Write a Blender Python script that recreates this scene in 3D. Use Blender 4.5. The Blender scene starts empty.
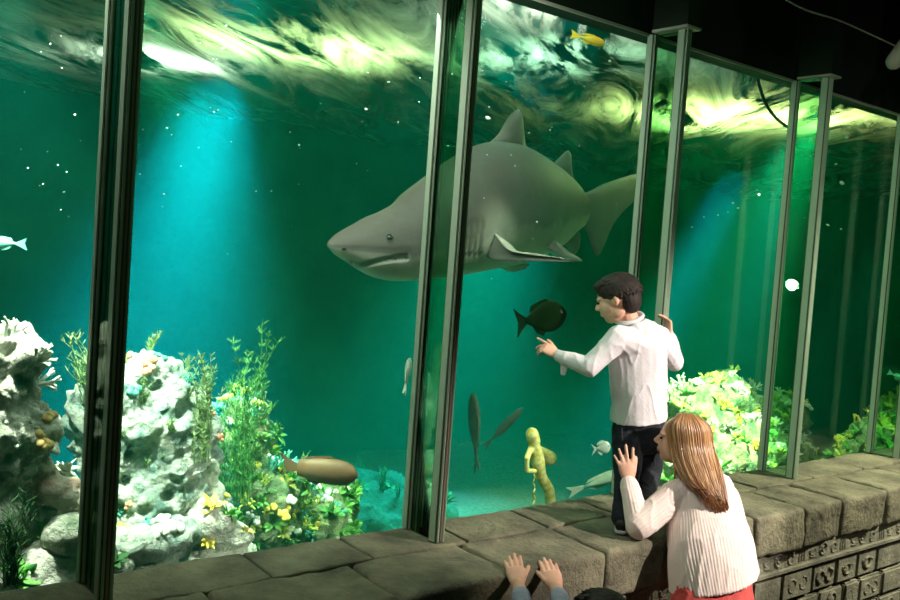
import bpy, bmesh, math, random
import numpy as np
from mathutils import Vector, Matrix, noise
from mathutils.bvhtree import BVHTree
SC = bpy.context.scene
COL = SC.collection
rnd = random.Random(7)

# ---------------------------------------------------------------- camera
S = 1.33
FPX, YAW, PITCH, ROLL = 920.2, .6795, .0506, .0714
CAM = Vector((-.7601 * S, -2.3317 * S, .8823 * S))
GH = 1.7568 * S            # glass height above the ledge
FW = .1719 * S             # how far the fins stand out from the glass
FWD = Vector((math.sin(YAW) * math.cos(PITCH), math.cos(YAW) * math.cos(PITCH), -math.sin(PITCH)))
_r = FWD.cross(Vector((0, 0, 1))).normalized(); _u = _r.cross(FWD)
RT = math.cos(ROLL) * _r + math.sin(ROLL) * _u
UP = -math.sin(ROLL) * _r + math.cos(ROLL) * _u
cd = bpy.data.cameras.new('camera'); cam = bpy.data.objects.new('camera', cd); COL.objects.link(cam)
cd.sensor_fit = 'HORIZONTAL'; cd.sensor_width = 36; cd.lens = FPX / 900 * 36; cd.clip_end = 60; cd.clip_start = .05
m3 = Matrix((RT, UP, -FWD)).transposed()
cam.matrix_world = Matrix.Translation(CAM) @ m3.to_4x4()
SC.camera = cam

def at(px, py, X=None, Y=None, Z=None, D=None):
    """the point of the place seen at a pixel, at a known x, y, z or distance along the view"""
    d = RT * ((px - 450) / FPX) + UP * ((300 - py) / FPX) + FWD
    if D is not None: t = D
    elif X is not None: t = (X - CAM.x) / d.x
    elif Y is not None: t = (Y - CAM.y) / d.y
    else: t = (Z - CAM.z) / d.z
    return CAM + t * d

# ---------------------------------------------------------------- world, exposure, lights
w = bpy.data.worlds.new('world'); SC.world = w; w.use_nodes = True
w.node_tree.nodes['Background'].inputs[0].default_value = (.02, .05, .035, 1)
w.node_tree.nodes['Background'].inputs[1].default_value = .12
SC.view_settings.view_transform = 'Standard'; SC.view_settings.look = 'None'
SC.view_settings.exposure = 0.0; SC.view_settings.gamma = 1
cy = SC.cycles
cy.use_denoising = True
cy.max_bounces = 10; cy.volume_bounces = 1; cy.transparent_max_bounces = 16
cy.diffuse_bounces = 3; cy.glossy_bounces = 3
cy.sample_clamp_indirect = 4; cy.caustics_reflective = False; cy.caustics_refractive = False

def aim(o, tgt):
    o.rotation_euler = (Vector(tgt) - o.location).to_track_quat('-Z', 'Y').to_euler()

def spot(name, loc, tgt, energy, color, deg, blend=.5, radius=.05):
    l = bpy.data.lights.new(name, 'SPOT'); l.energy = energy; l.color = color
    l.spot_size = math.radians(deg); l.spot_blend = blend; l.shadow_soft_size = radius
    o = bpy.data.objects.new(name, l); COL.objects.link(o); o.location = loc; aim(o, tgt); return o

def area(name, loc, tgt, energy, color, sx, sy):
    l = bpy.data.lights.new(name, 'AREA'); l.energy = energy; l.color = color
    l.shape = 'RECTANGLE'; l.size = sx; l.size_y = sy
    o = bpy.data.objects.new(name, l); COL.objects.link(o); o.location = loc; aim(o, tgt); return o

SURF = 2.52                       # height of the water above the ledge
TX0, TX1, TY1, TZ0 = -3.2, 13.5, 6.6, -1.5
GREEN = (.35, 1, .5); CYAN = (.03, .52, 1); WHITE = (.85, 1, .88)
# submerged tank lamps just under the surface
spot('tank_lamp_reef_left', (-.35, .45, 2.38), (.10, 1.0, .1), 700, (1, .98, .85), 45, .5, .06)
spot('tank_lamp_rock', (.75, .48, 2.35), (.85, 1.25, .1), 480, (.9, 1, .85), 40, .6, .06)
spot('tank_lamp_slope', (.55, 1.35, 2.38), (1.8, 1.75, -.4), 1300, (.9, 1, .6), 30, .6, .08)
spot('tank_lamp_front', (2.5, .2, 2.38), (2.45, 1.0, 0), 170, (.9, 1, .75), 34, .7, .06)
spot('tank_lamp_garden', (5.0, .35, 2.38), (5.2, 1.6, 0), 2900, (.95, 1, .6), 44, .5, .08)
spot('tank_lamp_beam_left', (2.0, 3.6, 2.38), (.75, 2.1, -.8), 14500, CYAN, 42, 1, .3)
spot('tank_lamp_beam_right', (8.2, 3.2, 2.38), (5.9, 2.8, -.4), 12000, CYAN, 16, .9, .2)
spot('tank_lamp_beam_far', (9.6, 3.4, 2.38), (8.2, 3.2, -.4), 2200, CYAN, 22, .9, .2)
spot('tank_lamp_tail', (6.3, 4.4, 2.38), (5.2, 4.2, .4), 3000, CYAN, 46, 1, .3)
spot('tank_lamp_middle', (5.2, 3.9, 2.36), (3.9, 3.3, -.9), 3900, (.05, .85, .75), 62, 1, .4)
spot('tank_lamp_shark', (2.2, 1.0, 2.38), (3.0, 2.4, 1.2), 200, (.95, 1, .9), 64, .9, .15)
# the visitors' side: track lamps high to the right, then added fill lights
spot('track_light_people', (3.6, -3.6, 2.4), (2.42, -.55, .35), 1100, (1, .88, .80), 33, .8, .05)
spot('track_light_ledge', (5.6, -2.2, 2.5), (4.3, -.45, .1), 460, (1, .95, .70), 58, .8, .06)
spot('camera_side_fill', (-.6, -4.4, 2.3), (2.35, -.5, .55), 130, (1, .93, .86), 19, 1, .1)  # added fill from the camera side, lifts the boy's face
spot('posts_fill', (-1.2, -4.2, 2.5), (5.4, -.1, .9), 430, (1, 1, .84), 30, 1, .1)  # second added fill, brightens the left-facing sides of the posts
spot('far_mound_fill', (7.6, .5, 2.38), (8.0, 1.6, 0), 450, (.9, 1, .6), 40, .7, .08)  # added light so the far mound shows up
area('shark_front_fill', (1.2, .10, 2.2), (1.8, 1.1, 1.1), 17, (.95, 1, .9), 1.2, .15)  # added soft frontal light for the shark
area('left_rock_fill', (.1, .06, 2.25), (.25, 1.0, .1), 26, (1, 1, .88), 1.6, .1)  # strip added to brighten the front of the white column
area('green_ledge_fill', (1.2, -1.5, 3.0), (1.2, -.9, 0), 5, (.4, 1, .45), 5, .3)  # added dim green wash for the posts and ledge
_v = at(793, 285, Y=1.5)
lp = bpy.data.lights.new('wall_lamp', 'POINT'); lp.energy = 14; lp.color = (1, .96, .85); lp.shadow_soft_size = .05
lo = bpy.data.objects.new('wall_lamp', lp); COL.objects.link(lo); lo.location = (_v.x, -_v.y, _v.z)
spot('track_light_ledge', (5.6, -2.2, 2.5), (4.2, -.45, .2), 420, (1, .95, .78), 60, .8, .06)

# ---------------------------------------------------------------- materials
def mat(name, base=(.5, .5, .5), rough=.6, metal=0, spec=.5, c2=None, scale=8, detail=6, thr=(.4, .6), bump=0, bscale=40, bdist=.01, coord='Object', sheen=0, sss=0):
    m = bpy.data.materials.new(name); m.use_nodes = True
    nt = m.node_tree; N = nt.nodes; L = nt.links; b = N['Principled BSDF']
    b.inputs['Base Color'].default_value = (*base, 1); b.inputs['Roughness'].default_value = rough
    b.inputs['Metallic'].default_value = metal; b.inputs['Specular IOR Level'].default_value = spec
    if sheen: b.inputs['Sheen Weight'].default_value = sheen
    if sss:
        b.inputs['Subsurface Weight'].default_value = sss; b.inputs['Subsurface Radius'].default_value = (.012, .004, .002)
    tc = N.new('ShaderNodeTexCoord')
    if c2 is not None:
        n = N.new('ShaderNodeTexNoise'); n.inputs['Scale'].default_value = scale; n.inputs['Detail'].default_value = detail; n.inputs['Roughness'].default_value = .6
        L.new(tc.outputs[coord], n.inputs['Vector'])
        r = N.new('ShaderNodeValToRGB'); r.color_ramp.elements[0].position = thr[0]; r.color_ramp.elements[1].position = thr[1]
        r.color_ramp.elements[0].color = (*base, 1); r.color_ramp.elements[1].color = (*c2, 1)
        L.new(n.outputs['Fac'], r.inputs['Fac']); L.new(r.outputs['Color'], b.inputs['Base Color'])
        m['ramp'] = r.name
    if bump:
        n = N.new('ShaderNodeTexNoise'); n.inputs['Scale'].default_value = bscale; n.inputs['Detail'].default_value = 6; n.inputs['Roughness'].default_value = .65
        L.new(tc.outputs[coord], n.inputs['Vector'])
        bp = N.new('ShaderNodeBump'); bp.inputs['Strength'].default_value = bump; bp.inputs['Distance'].default_value = bdist
        L.new(n.outputs['Fac'], bp.inputs['Height']); L.new(bp.outputs['Normal'], b.inputs['Normal'])
    return m

def ramp_add(m, pos, col):
    r = m.node_tree.nodes[m['ramp']]; e = r.color_ramp.elements.new(pos); e.color = (*col, 1)

M = {}
M['stone'] = mat('stone', (.09, .085, .055), .85, c2=(.30, .28, .175), scale=4, detail=12, thr=(.33, .68), bump=1, bscale=28, bdist=.02)
M['stone_dark'] = mat('carved_stone', (.12, .12, .085), .88, c2=(.34, .33, .24), scale=7, detail=10, thr=(.3, .7), bump=.8, bscale=45, bdist=.015)
M['mortar'] = mat('mortar', (.03, .03, .022), .95, bump=.5, bscale=60)
M['black'] = mat('black_paint', (.006, .010, .007), .9, spec=.1)
M['beam'] = mat('beam_paint', (.010, .022, .012), .6, spec=.25, bump=.1, bscale=20)
M['metal'] = mat('brushed_metal', (.46, .60, .44), .45, metal=.15)
M['metal_dark'] = mat('groove', (.10, .13, .09), .6, metal=.1)
M['metal_edge'] = mat('edge_metal', (.40, .31, .25), .4, metal=.15)
M['pale_trim'] = mat('pale_trim', (.45, .45, .36), .5)
M['floor'] = mat('visitor_floor', (.04, .035, .03), .8, c2=(.07, .06, .05), scale=4)
M['tankwall'] = mat('tank_wall_rock', (.008, .035, .02), .9, c2=(.025, .09, .05), scale=1.2, detail=9, thr=(.35, .65), bump=.6, bscale=6, bdist=.1)
M['sand'] = mat('gravel', (.05, .07, .045), .95, c2=(.12, .13, .09), scale=30, bump=.7, bscale=70, bdist=.02)

def glass_mat(name, tint, gloss, rough=.02):
    m = bpy.data.materials.new(name); m.use_nodes = True; N = m.node_tree.nodes; L = m.node_tree.links
    N.remove(N['Principled BSDF'])
    t = N.new('ShaderNodeBsdfTransparent'); t.inputs[0].default_value = (*tint, 1)
    g = N.new('ShaderNodeBsdfGlossy'); g.inputs['Roughness'].default_value = rough; g.inputs['Color'].default_value = (.9, 1, .93, 1)
    lw = N.new('ShaderNodeFresnel'); lw.inputs['IOR'].default_value = 1.25
    mx = N.new('ShaderNodeMixShader'); mu = N.new('ShaderNodeMath'); mu.operation = 'MULTIPLY'; mu.inputs[1].default_value = gloss
    L.new(lw.outputs[0], mu.inputs[0]); L.new(mu.outputs[0], mx.inputs[0]); L.new(t.outputs[0], mx.inputs[1]); L.new(g.outputs[0], mx.inputs[2])
    L.new(mx.outputs[0], N['Material Output'].inputs['Surface'])
    return m
M['pane'] = glass_mat('window_glass', (.98, 1, .99), .1)
M['fin_glass'] = glass_mat('fin_glass', (.60, .86, .68), 1.0)

# ---------------------------------------------------------------- helpers
def link(name, me, parent=None, m=None, loc=None):
    o = bpy.data.objects.new(name, me); COL.objects.link(o)
    if m is not None:
        me.materials.clear()
        for x in (m if isinstance(m, (list, tuple)) else [m]): me.materials.append(x)
    if parent is not None: o.parent = parent
    if loc is not None: o.location = loc
    return o

def from_bm(name, bm, m=None, parent=None, smooth=False):
    me = bpy.data.meshes.new(name); bmesh.ops.recalc_face_normals(bm, faces=bm.faces); bm.to_mesh(me); bm.free()
    if smooth: me.polygons.foreach_set('use_smooth', [True] * len(me.polygons))
    return link(name, me, parent, m)

def tag(o, label=None, cat=None, group=None, kind=None):
    if label: o['label'] = label
    if cat: o['category'] = cat
    if group: o['group'] = group
    if kind: o['kind'] = kind
    return o

def thing(name, label, cat, loc=(0, 0, 0), group=None, kind=None):
    o = bpy.data.objects.new(name, None); COL.objects.link(o); o.location = loc; o.empty_display_size = .1
    bpy.context.view_layer.update()
    return tag(o, label, cat, group, kind)

def under(o, root):
    """parent o (built in world coordinates) under root without moving it"""
    bpy.context.view_layer.update()
    o.parent = root; o.matrix_parent_inverse = root.matrix_world.inverted()
    return o

def box(bm, a, b):
    a = Vector(a); b = Vector(b)
    g = bmesh.ops.create_cube(bm, size=1)
    for v in g['verts']:
        v.co = Vector(((a.x + b.x) / 2 + v.co.x * (b.x - a.x), (a.y + b.y) / 2 + v.co.y * (b.y - a.y), (a.z + b.z) / 2 + v.co.z * (b.z - a.z)))
    return g['verts']

def frame(d, hint=Vector((0, 0, 1))):
    d = d.normalized(); x = hint.cross(d)
    if x.length < 1e-3: x = Vector((1, 0, 0)).cross(d)
    x.normalize(); return x, d.cross(x)

def loft(bm, rings, n=16, hint=Vector((0, 0, 1)), caps=True, power=1):
    """rings: (centre, rx, ry[, axis]) elliptical sections; rx lies across hint"""
    rs = []
    for i, rg in enumerate(rings):
        c, rx, ry = Vector(rg[0]), rg[1], rg[2]
        if len(rg) > 3: d = Vector(rg[3])
        else: d = Vector(rings[min(i + 1, len(rings) - 1)][0]) - Vector(rings[max(i - 1, 0)][0])
        x, y = frame(d, hint)
        vs = []
        for k in range(n):
            a = 2 * math.pi * k / n; ca, sa = math.cos(a), math.sin(a)
            if power != 1:
                ca = math.copysign(abs(ca) ** power, ca); sa = math.copysign(abs(sa) ** power, sa)
            vs.append(bm.verts.new(c + x * (rx * ca) + y * (ry * sa)))
        rs.append(vs)
    for i in range(len(rs) - 1):
        for k in range(n):
            bm.faces.new((rs[i][k], rs[i][(k + 1) % n], rs[i + 1][(k + 1) % n], rs[i + 1][k]))
    if caps:
        for r in (rs[0][::-1], rs[-1]):
            c = sum((v.co for v in r), Vector()) / n
            cv = bm.verts.new(c)
            for k in range(n): bm.faces.new((r[k], r[(k + 1) % n], cv))
    return rs

def capsule(bm, p0, p1, r0, r1, n=14, flat=1, hint=Vector((0, 0, 1))):
    p0, p1 = Vector(p0), Vector(p1); d = (p1 - p0); L = d.length or 1e-6; d = d / L
    rg = []
    for a in (90, 60, 30): rg.append((p0 - d * r0 * math.sin(math.radians(a)) * .98, max(r0 * math.cos(math.radians(a)), 1e-4), max(r0 * flat * math.cos(math.radians(a)), 1e-4), d))
    for t in (0, .33, .66, 1): rg.append((p0.lerp(p1, t), r0 + (r1 - r0) * t, (r0 + (r1 - r0) * t) * flat, d))
    for a in (30, 60, 90): rg.append((p1 + d * r1 * math.sin(math.radians(a)) * .98, max(r1 * math.cos(math.radians(a)), 1e-4), max(r1 * flat * math.cos(math.radians(a)), 1e-4), d))
    loft(bm, rg, n, hint)

def ell(bm, c, ax, n=(18, 12)):
    """ax: three radius vectors"""
    g = bmesh.ops.create_uvsphere(bm, u_segments=n[0], v_segments=n[1], radius=1)
    mt = Matrix((ax[0], ax[1], ax[2])).transposed()
    for v in g['verts']: v.co = Vector(c) + mt @ v.co
    return g['verts']

def voxel(bm, size, smooth=2, factor=.5):
    """one continuous skin around overlapping shapes"""
    bmesh.ops.recalc_face_normals(bm, faces=bm.faces)
    me = bpy.data.meshes.new('tmp'); bm.to_mesh(me); bm.free()
    o = bpy.data.objects.new('tmp', me); COL.objects.link(o)
    r = o.modifiers.new('r', 'REMESH'); r.mode = 'VOXEL'; r.voxel_size = size; r.use_smooth_shade = True
    if smooth:
        s = o.modifiers.new('s', 'SMOOTH'); s.iterations = smooth; s.factor = factor
    dg = bpy.context.evaluated_depsgraph_get()
    out = bpy.data.meshes.new_from_object(o.evaluated_get(dg))
    bpy.data.objects.remove(o); bpy.data.meshes.remove(me)
    return out

def tube(bm, pts, r0, r1=None, n=6):
    r1 = r0 if r1 is None else r1; k = len(pts) - 1
    loft(bm, [(p, r0 + (r1 - r0) * i / k, r0 + (r1 - r0) * i / k) for i, p in enumerate(pts)], n)

def smoothpath(pts, k=6):
    pts = [Vector(p) for p in pts]; out = []
    for i in range(len(pts) - 1):
        p0, p1, p2, p3 = pts[max(i - 1, 0)], pts[i], pts[i + 1], pts[min(i + 2, len(pts) - 1)]
        for j in range(k):
            t = j / k
            out.append(.5 * ((2 * p1) + (p2 - p0) * t + (2 * p0 - 5 * p1 + 4 * p2 - p3) * t * t + (3 * p1 - p0 - 3 * p2 + p3) * t ** 3))
    out.append(pts[-1]); return out

# ---------------------------------------------------------------- tank shell, water
def slab(name, a, b, m, kind='structure'):
    bm = bmesh.new(); box(bm, a, b); o = from_bm(name, bm, m); o['kind'] = kind; return o

slab('wall_back', (TX0, TY1, TZ0), (TX1, TY1 + .2, 3.9), M['tankwall'])
slab('wall_left', (TX0 - .2, -.02, TZ0), (TX0, TY1 + .2, 3.9), M['tankwall'])
slab('wall_right', (TX1, -.02, TZ0), (TX1 + .2, TY1 + .2, 3.9), M['tankwall'])
slab('trim_3', (TX0, -.2, TZ0), (TX1, -.004, -.012), M['tankwall'])
bm = bmesh.new()
bmesh.ops.create_grid(bm, x_segments=120, y_segments=60, size=1)
for v in bm.verts:
    v.co = Vector((TX0 + (v.co.x + 1) / 2 * (TX1 - TX0), (v.co.y + 1) / 2 * TY1, 0))
    v.co.z = TZ0 + .06 + .10 * noise.fractal(v.co * .8, 1, 2, 5)
o = from_bm('floor_1', bm, M['sand'], smooth=True); o['kind'] = 'structure'

bm = bmesh.new(); box(bm, (TX0 + .01, .015, TZ0), (TX1 - .01, TY1 - .01, SURF - .10)); water = from_bm('water', bm)
wm = bpy.data.materials.new('tank_water'); wm.use_nodes = True; N = wm.node_tree.nodes; N.remove(N['Principled BSDF'])
sc_ = N.new('ShaderNodeVolumeScatter'); sc_.inputs['Color'].default_value = (.01, .82, .54, 1); sc_.inputs['Density'].default_value = .030; sc_.inputs['Anisotropy'].default_value = .25
ab = N.new('ShaderNodeVolumeAbsorption'); ab.inputs['Color'].default_value = (.12, .80, .58, 1); ab.inputs['Density'].default_value = .11
ad = N.new('ShaderNodeAddShader'); wm.node_tree.links.new(sc_.outputs[0], ad.inputs[0]); wm.node_tree.links.new(ab.outputs[0], ad.inputs[1])
wm.node_tree.links.new(ad.outputs[0], N['Material Output'].inputs['Volume'])
water.data.materials.append(wm)
tag(water, 'clear green water filling the aquarium tank behind the glass', 'water', kind='stuff')

# rippled water surface seen from below
bm = bmesh.new(); NX, NY = 260, 130
vs = []
for j in range(NY + 1):
    for i in range(NX + 1):
        x = TX0 + .01 + i / NX * (TX1 - TX0 - .02); y = .02 + j / NY * (TY1 - .03)
        p = Vector((x * 1.0, y * 1.0, 0))
        p = Vector((x * .667 - y * .745, (x * .745 + y * .667) * .3, 0)); z = SURF + .08 * noise.fractal(p * 1.1 + Vector((3, 1, 0)), 1, 2, 2) + .012 * noise.noise(p * 3.7)
        vs.append(bm.verts.new((x, y, z)))
for j in range(NY):
    for i in range(NX):
        a = j * (NX + 1) + i; bm.faces.new((vs[a], vs[a + 1], vs[a + NX + 2], vs[a + NX + 1]))
sm = bpy.data.materials.new('water_surface'); sm.use_nodes = True; N = sm.node_tree.nodes; L = sm.node_tree.links; N.remove(N['Principled BSDF'])
tc0 = N.new('ShaderNodeTexCoord'); tr0 = N.new('ShaderNodeMapping'); tr0.inputs['Rotation'].default_value = (0, 0, .84); tc = N.new('ShaderNodeMapping'); tc.inputs['Scale'].default_value = (1, .24, 1); sm.node_tree.links.new(tc0.outputs['Object'], tr0.inputs['Vector']); sm.node_tree.links.new(tr0.outputs['Vector'], tc.inputs['Vector'])
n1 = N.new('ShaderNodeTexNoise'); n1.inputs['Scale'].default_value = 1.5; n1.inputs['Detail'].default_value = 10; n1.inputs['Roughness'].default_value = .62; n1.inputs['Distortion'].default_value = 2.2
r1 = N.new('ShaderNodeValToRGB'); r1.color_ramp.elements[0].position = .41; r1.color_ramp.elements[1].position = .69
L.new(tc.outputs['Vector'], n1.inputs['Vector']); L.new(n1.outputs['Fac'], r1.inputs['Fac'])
n2 = N.new('ShaderNodeTexNoise'); n2.inputs['Scale'].default_value = 9; n2.inputs['Detail'].default_value = 4; n2.inputs['Distortion'].default_value = 1
L.new(tc.outputs['Vector'], n2.inputs['Vector'])
bp = N.new('ShaderNodeBump'); bp.inputs['Distance'].default_value = .04; bp.inputs['Strength'].default_value = .45; L.new(n2.outputs['Fac'], bp.inputs['Height'])
gl = N.new('ShaderNodeBsdfGlossy'); gl.inputs['Roughness'].default_value = .06; gl.inputs['Color'].default_value = (.85, .95, .88, 1); L.new(bp.outputs[0], gl.inputs['Normal'])
tr = N.new('ShaderNodeBsdfTransparent'); tr.inputs[0].default_value = (.8, 1, .9, 1)
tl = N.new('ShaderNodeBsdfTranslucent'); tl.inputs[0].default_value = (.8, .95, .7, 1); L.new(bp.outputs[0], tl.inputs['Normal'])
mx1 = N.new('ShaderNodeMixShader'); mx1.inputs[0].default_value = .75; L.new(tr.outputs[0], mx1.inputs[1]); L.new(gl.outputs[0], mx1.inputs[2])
mx2 = N.new('ShaderNodeMixShader'); L.new(r1.outputs['Color'], mx2.inputs[0]); L.new(mx1.outputs[0], mx2.inputs[1]); L.new(tl.outputs[0], mx2.inputs[2])  # translucent pale patches painted in for mirrored reef and ripple light
L.new(mx2.outputs[0], N['Material Output'].inputs['Surface'])
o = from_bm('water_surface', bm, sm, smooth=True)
tag(o, 'rippling water surface with painted pale reflections seen from below', 'water surface', kind='stuff')
# lights added over the surface where its pale patches should be bright
for nm, px_, py_, up_, en, col_, sx_, sy_ in (('corner', 155, 62, .26, 34, (1, 1, .95), .4, .5), ('left', 295, 48, .32, 34, (.85, 1, .5), 1.3, 1.3), ('middle', 566, 6, .3, 14, (1, 1, .95), .5, .4),
        ('back', 560, 60, .32, 15, (.6, 1, .8), .7, .7), ('right', 735, 115, .36, 85, (.9, 1, .4), 1.2, 1.5)):
    q_ = at(px_, py_, Z=SURF); area('surface_patch_light_' + nm, (q_.x, min(q_.y, 5.6), SURF + up_), (q_.x, min(q_.y, 5.6), 0), en, col_, sx_, sy_)
slab('ceiling_1', (TX0, 0, 3.9), (TX1, TY1, 4.0), M['black'])

# ---------------------------------------------------------------- visitors' room
FZ = -.92
slab('floor_2', (-5, -6, FZ - .1), (10, 0, FZ), M['floor'])
slab('wall_front', (-5, -6.2, FZ), (10, -6, 3.2), M['black'])
slab('wall_side_left', (-5.2, -6, FZ), (-5, 0, 3.2), M['black'])
slab('wall_side_right', (10, -6, FZ), (10.2, 0, 3.2), M['black'])
slab('ceiling_2', (-5, -6, 3.05), (10, 0, 3.15), M['black'])
slab('trim_1', (-5, -.016, GH + .004), (11, .12, 3.1), M['beam'])
bm = bmesh.new(); box(bm, (-5, -.021, GH - .006), (11, -.010, GH + .008)); o = from_bm('glimmer_strip', bm, M['pale_trim']); o['kind'] = 'structure'  # pale strip added as the glimmer along the glass edge

# ledge: carved wall with coping stones
ledge = thing('wall_parapet', None, None, (2, -.3, FZ)); ledge['kind'] = 'structure'
FY = -.66; CH = .215
bm = bmesh.new(); box(bm, (-2.4, FY + .05, FZ), (9, -.0, -.05)); box(bm, (-2.4, FY + .03, -.07), (9, -.02, -.035))
under(from_bm('core', bm, M['mortar']), ledge)

def stone(x0, x1, y0, y1, z0, z1, seed, m, parent, name, bulge=.012, rb=.03, skew=0):
    bm = bmesh.new()
    g = bmesh.ops.create_cube(bm, size=1)
    for v in g['verts']:
        v.co = Vector(((x0 + x1) / 2 + v.co.x * (x1 - x0 - .008), (y0 + y1) / 2 + v.co.y * (y1 - y0 - .008), (z0 + z1) / 2 + v.co.z * (z1 - z0 - .006)))
        v.co.x += skew * (v.co.y - y0)
    bmesh.ops.bevel(bm, geom=bm.edges[:], offset=rb, segments=3, affect='EDGES', profile=.6)
    bmesh.ops.triangulate(bm, faces=[f for f in bm.faces if len(f.verts) > 4])
    for _ in range(6):
        long = [e for e in bm.edges if e.calc_length() > .035]
        if not long: break
        bmesh.ops.subdivide_edges(bm, edges=long, cuts=1, use_grid_fill=True)
    for v in bm.verts:
        p = v.co * 3 + Vector((seed * 7.1, seed, 0)); q = v.co * 14
        v.co += Vector((noise.noise(p) * bulge * .6, noise.noise(p + Vector((9, 0, 0))) * bulge + noise.noise(q) * bulge * .5, min(noise.noise(p + Vector((0, 9, 0))) * bulge * .8 + noise.noise(q) * bulge * .25, bulge)))
    return under(from_bm(name, bm, m, smooth=True), parent)

back_j = [-2.4, -1.7, -1.1, -.55, .0, .56, .985, 1.45, 1.92, 2.37, 2.95, 3.55, 4.15, 4.75, 5.4, 6.1, 6.8, 7.6, 8.9]
front_j = [-2.4, -1.75, -1.1, -.4, .28, .85, 1.38, 1.89, 2.45, 2.97, 3.42, 3.80, 4.30, 4.85, 5.45, 6.1, 6.9, 7.7, 8.9]
for i in range(len(back_j) - 1):
    stone(back_j[i], back_j[i + 1], -.285, -.0, -.16, -.0, i, M['stone'], ledge, 'coping_stone', .010, .009, .05)
for i in range(len(front_j) - 1):
    stone(front_j[i], front_j[i + 1], FY, -.285, -CH, -.0, i + 40, M['stone'], ledge, 'coping_stone', .018, .026, .05)

# frieze of carved scrolls and the carved block wall below
def ring(bm, cx, cz, y, R, r, a0=0, a1=2 * math.pi, sx=1, n=20):
    pts = [Vector((cx + sx * R * math.cos(a0 + (a1 - a0) * i / n), y, cz + R * math.sin(a0 + (a1 - a0) * i / n))) for i in range(n + 1)]
    tube(bm, pts, r, r, 6)
x = -2.4; k = 0
bm = bmesh.new(); box(bm, (-2.4, FY + .035, -.315), (8.9, FY + .06, -CH)); box(bm, (-2.4, FY + .012, -.325), (8.9, FY + .05, -.31))
rr = random.Random(5)
while x < 8.8:
    c = x + .05; z = -.262; y = FY + .038
    t = k % 4
    if t == 0:
        ring(bm, c, z, y, .032, .010); ring(bm, c, z, y, .012, .008)
    elif t == 1:
        ring(bm, c, z - .01, y, .026, .009, math.pi * .1, math.pi * 1.9)
    elif t == 2:
        for q in (-.025, 0, .025): capsule(bm, (c + q, y, z - .03), (c + q * .8, y, z + .028), .009, .007, 8)
    else:
        ring(bm, c, z + .012, y, .03, .009, math.pi, 2 * math.pi); capsule(bm, (c - .02, y, z - .025), (c + .02, y, z - .03), .009, .009, 8)
    x += .105 + rr.uniform(-.01, .015); k += 1
under(from_bm('carved_frieze', bm, M['stone_dark']), ledge)
z = -.33; row = 0
for row, hh in enumerate((.165, .15, .16, .11)):
    x = -2.4 + row * .13
    while x < 8.8:
        wd = rr.uniform(.17, .34)
        bm = bmesh.new()
        vsb = box(bm, (x + .008, FY + .02 + rr.uniform(0, .012), z - hh + .008), (x + wd - .008, FY + .1, z - .004))
        bmesh.ops.bevel(bm, geom=bm.edges[:], offset=.012, segments=2, affect='EDGES')
        cx, cz, y = x + wd / 2, z - hh / 2, FY + .029
        t = rr.choice('ovbxp')
        if t == 'o':
            ring(bm, cx, cz, y, hh * .32, .012, sx=.75); ell(bm, (cx, y, cz), (Vector((.022, 0, 0)), Vector((0, .012, 0)), Vector((0, 0, .034))))
        elif t == 'v':
            for q in range(4):
                xx = x + wd * (.2 + .2 * q); capsule(bm, (xx - .01, y, cz + hh * .28), (xx + .004, y, cz - hh * .28), .012, .006, 8)
        elif t == 'b':
            ring(bm, cx - wd * .18, cz, y, hh * .2, .010, 0, 5); ring(bm, cx + wd * .18, cz, y, hh * .2, .010, 3.1, 8)
        elif t == 'x':
            ring(bm, cx, cz + .02, y, hh * .3, .010, math.pi, 2 * math.pi); ring(bm, cx, cz + .0, y, hh * .18, .009)
        under(from_bm('carved_block', bm, M['stone_dark'], smooth=False), ledge)
        x += wd
    z -= hh

# ---------------------------------------------------------------- windows and glass fins
FX = [i * S for i in range(-1, 7)]
FX[1] = -.012
n = 1
for i in range(len(FX) - 1):
    x0, x1 = FX[i], FX[i + 1]
    wdw = thing('window_%d' % n, None, None, ((x0 + x1) / 2, 0, 0)); wdw['kind'] = 'structure'
    bm = bmesh.new(); box(bm, (x0 + .006, -.006, .0), (x1 - .006, .006, GH)); under(from_bm('glass_pane', bm, M['pane']), wdw)
    n += 1

def post(x, y, wx, wy, nm, root, mfront, ridges=3):
    """ribbed metal channel: a dark core with pale ridges"""
    bm = bmesh.new()
    box(bm, (x - wx / 2, y - wy / 2, 0), (x + wx / 2, y + wy / 2, GH))
    p = under(from_bm(nm, bm, M['metal_dark']), root)
    for k in range(ridges):
        xx = x - wx / 2 + wx * (k + .5) / ridges; hw = wx / ridges * .30
        bm = bmesh.new(); vv = box(bm, (xx - hw, y - wy / 2 - .007, 0), (xx + hw, y - wy / 2 + .002, GH))
        bmesh.ops.bevel(bm, geom=[e for e in bm.edges if abs(e.verts[0].co.z - e.verts[1].co.z) > 1], offset=hw * .6, segments=2, affect='EDGES')
        under(from_bm('ridge', bm, mfront[k % len(mfront)]), p)
    for s in (-1, 1):
        bm = bmesh.new(); box(bm, (x + s * wx / 2 - .003, y - wy / 2 + wy * .12, 0), (x + s * wx / 2 + .003, y + wy / 2 - wy * .12, GH))
        under(from_bm('side_strip', bm, mfront[0]), p)
    return p

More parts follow.
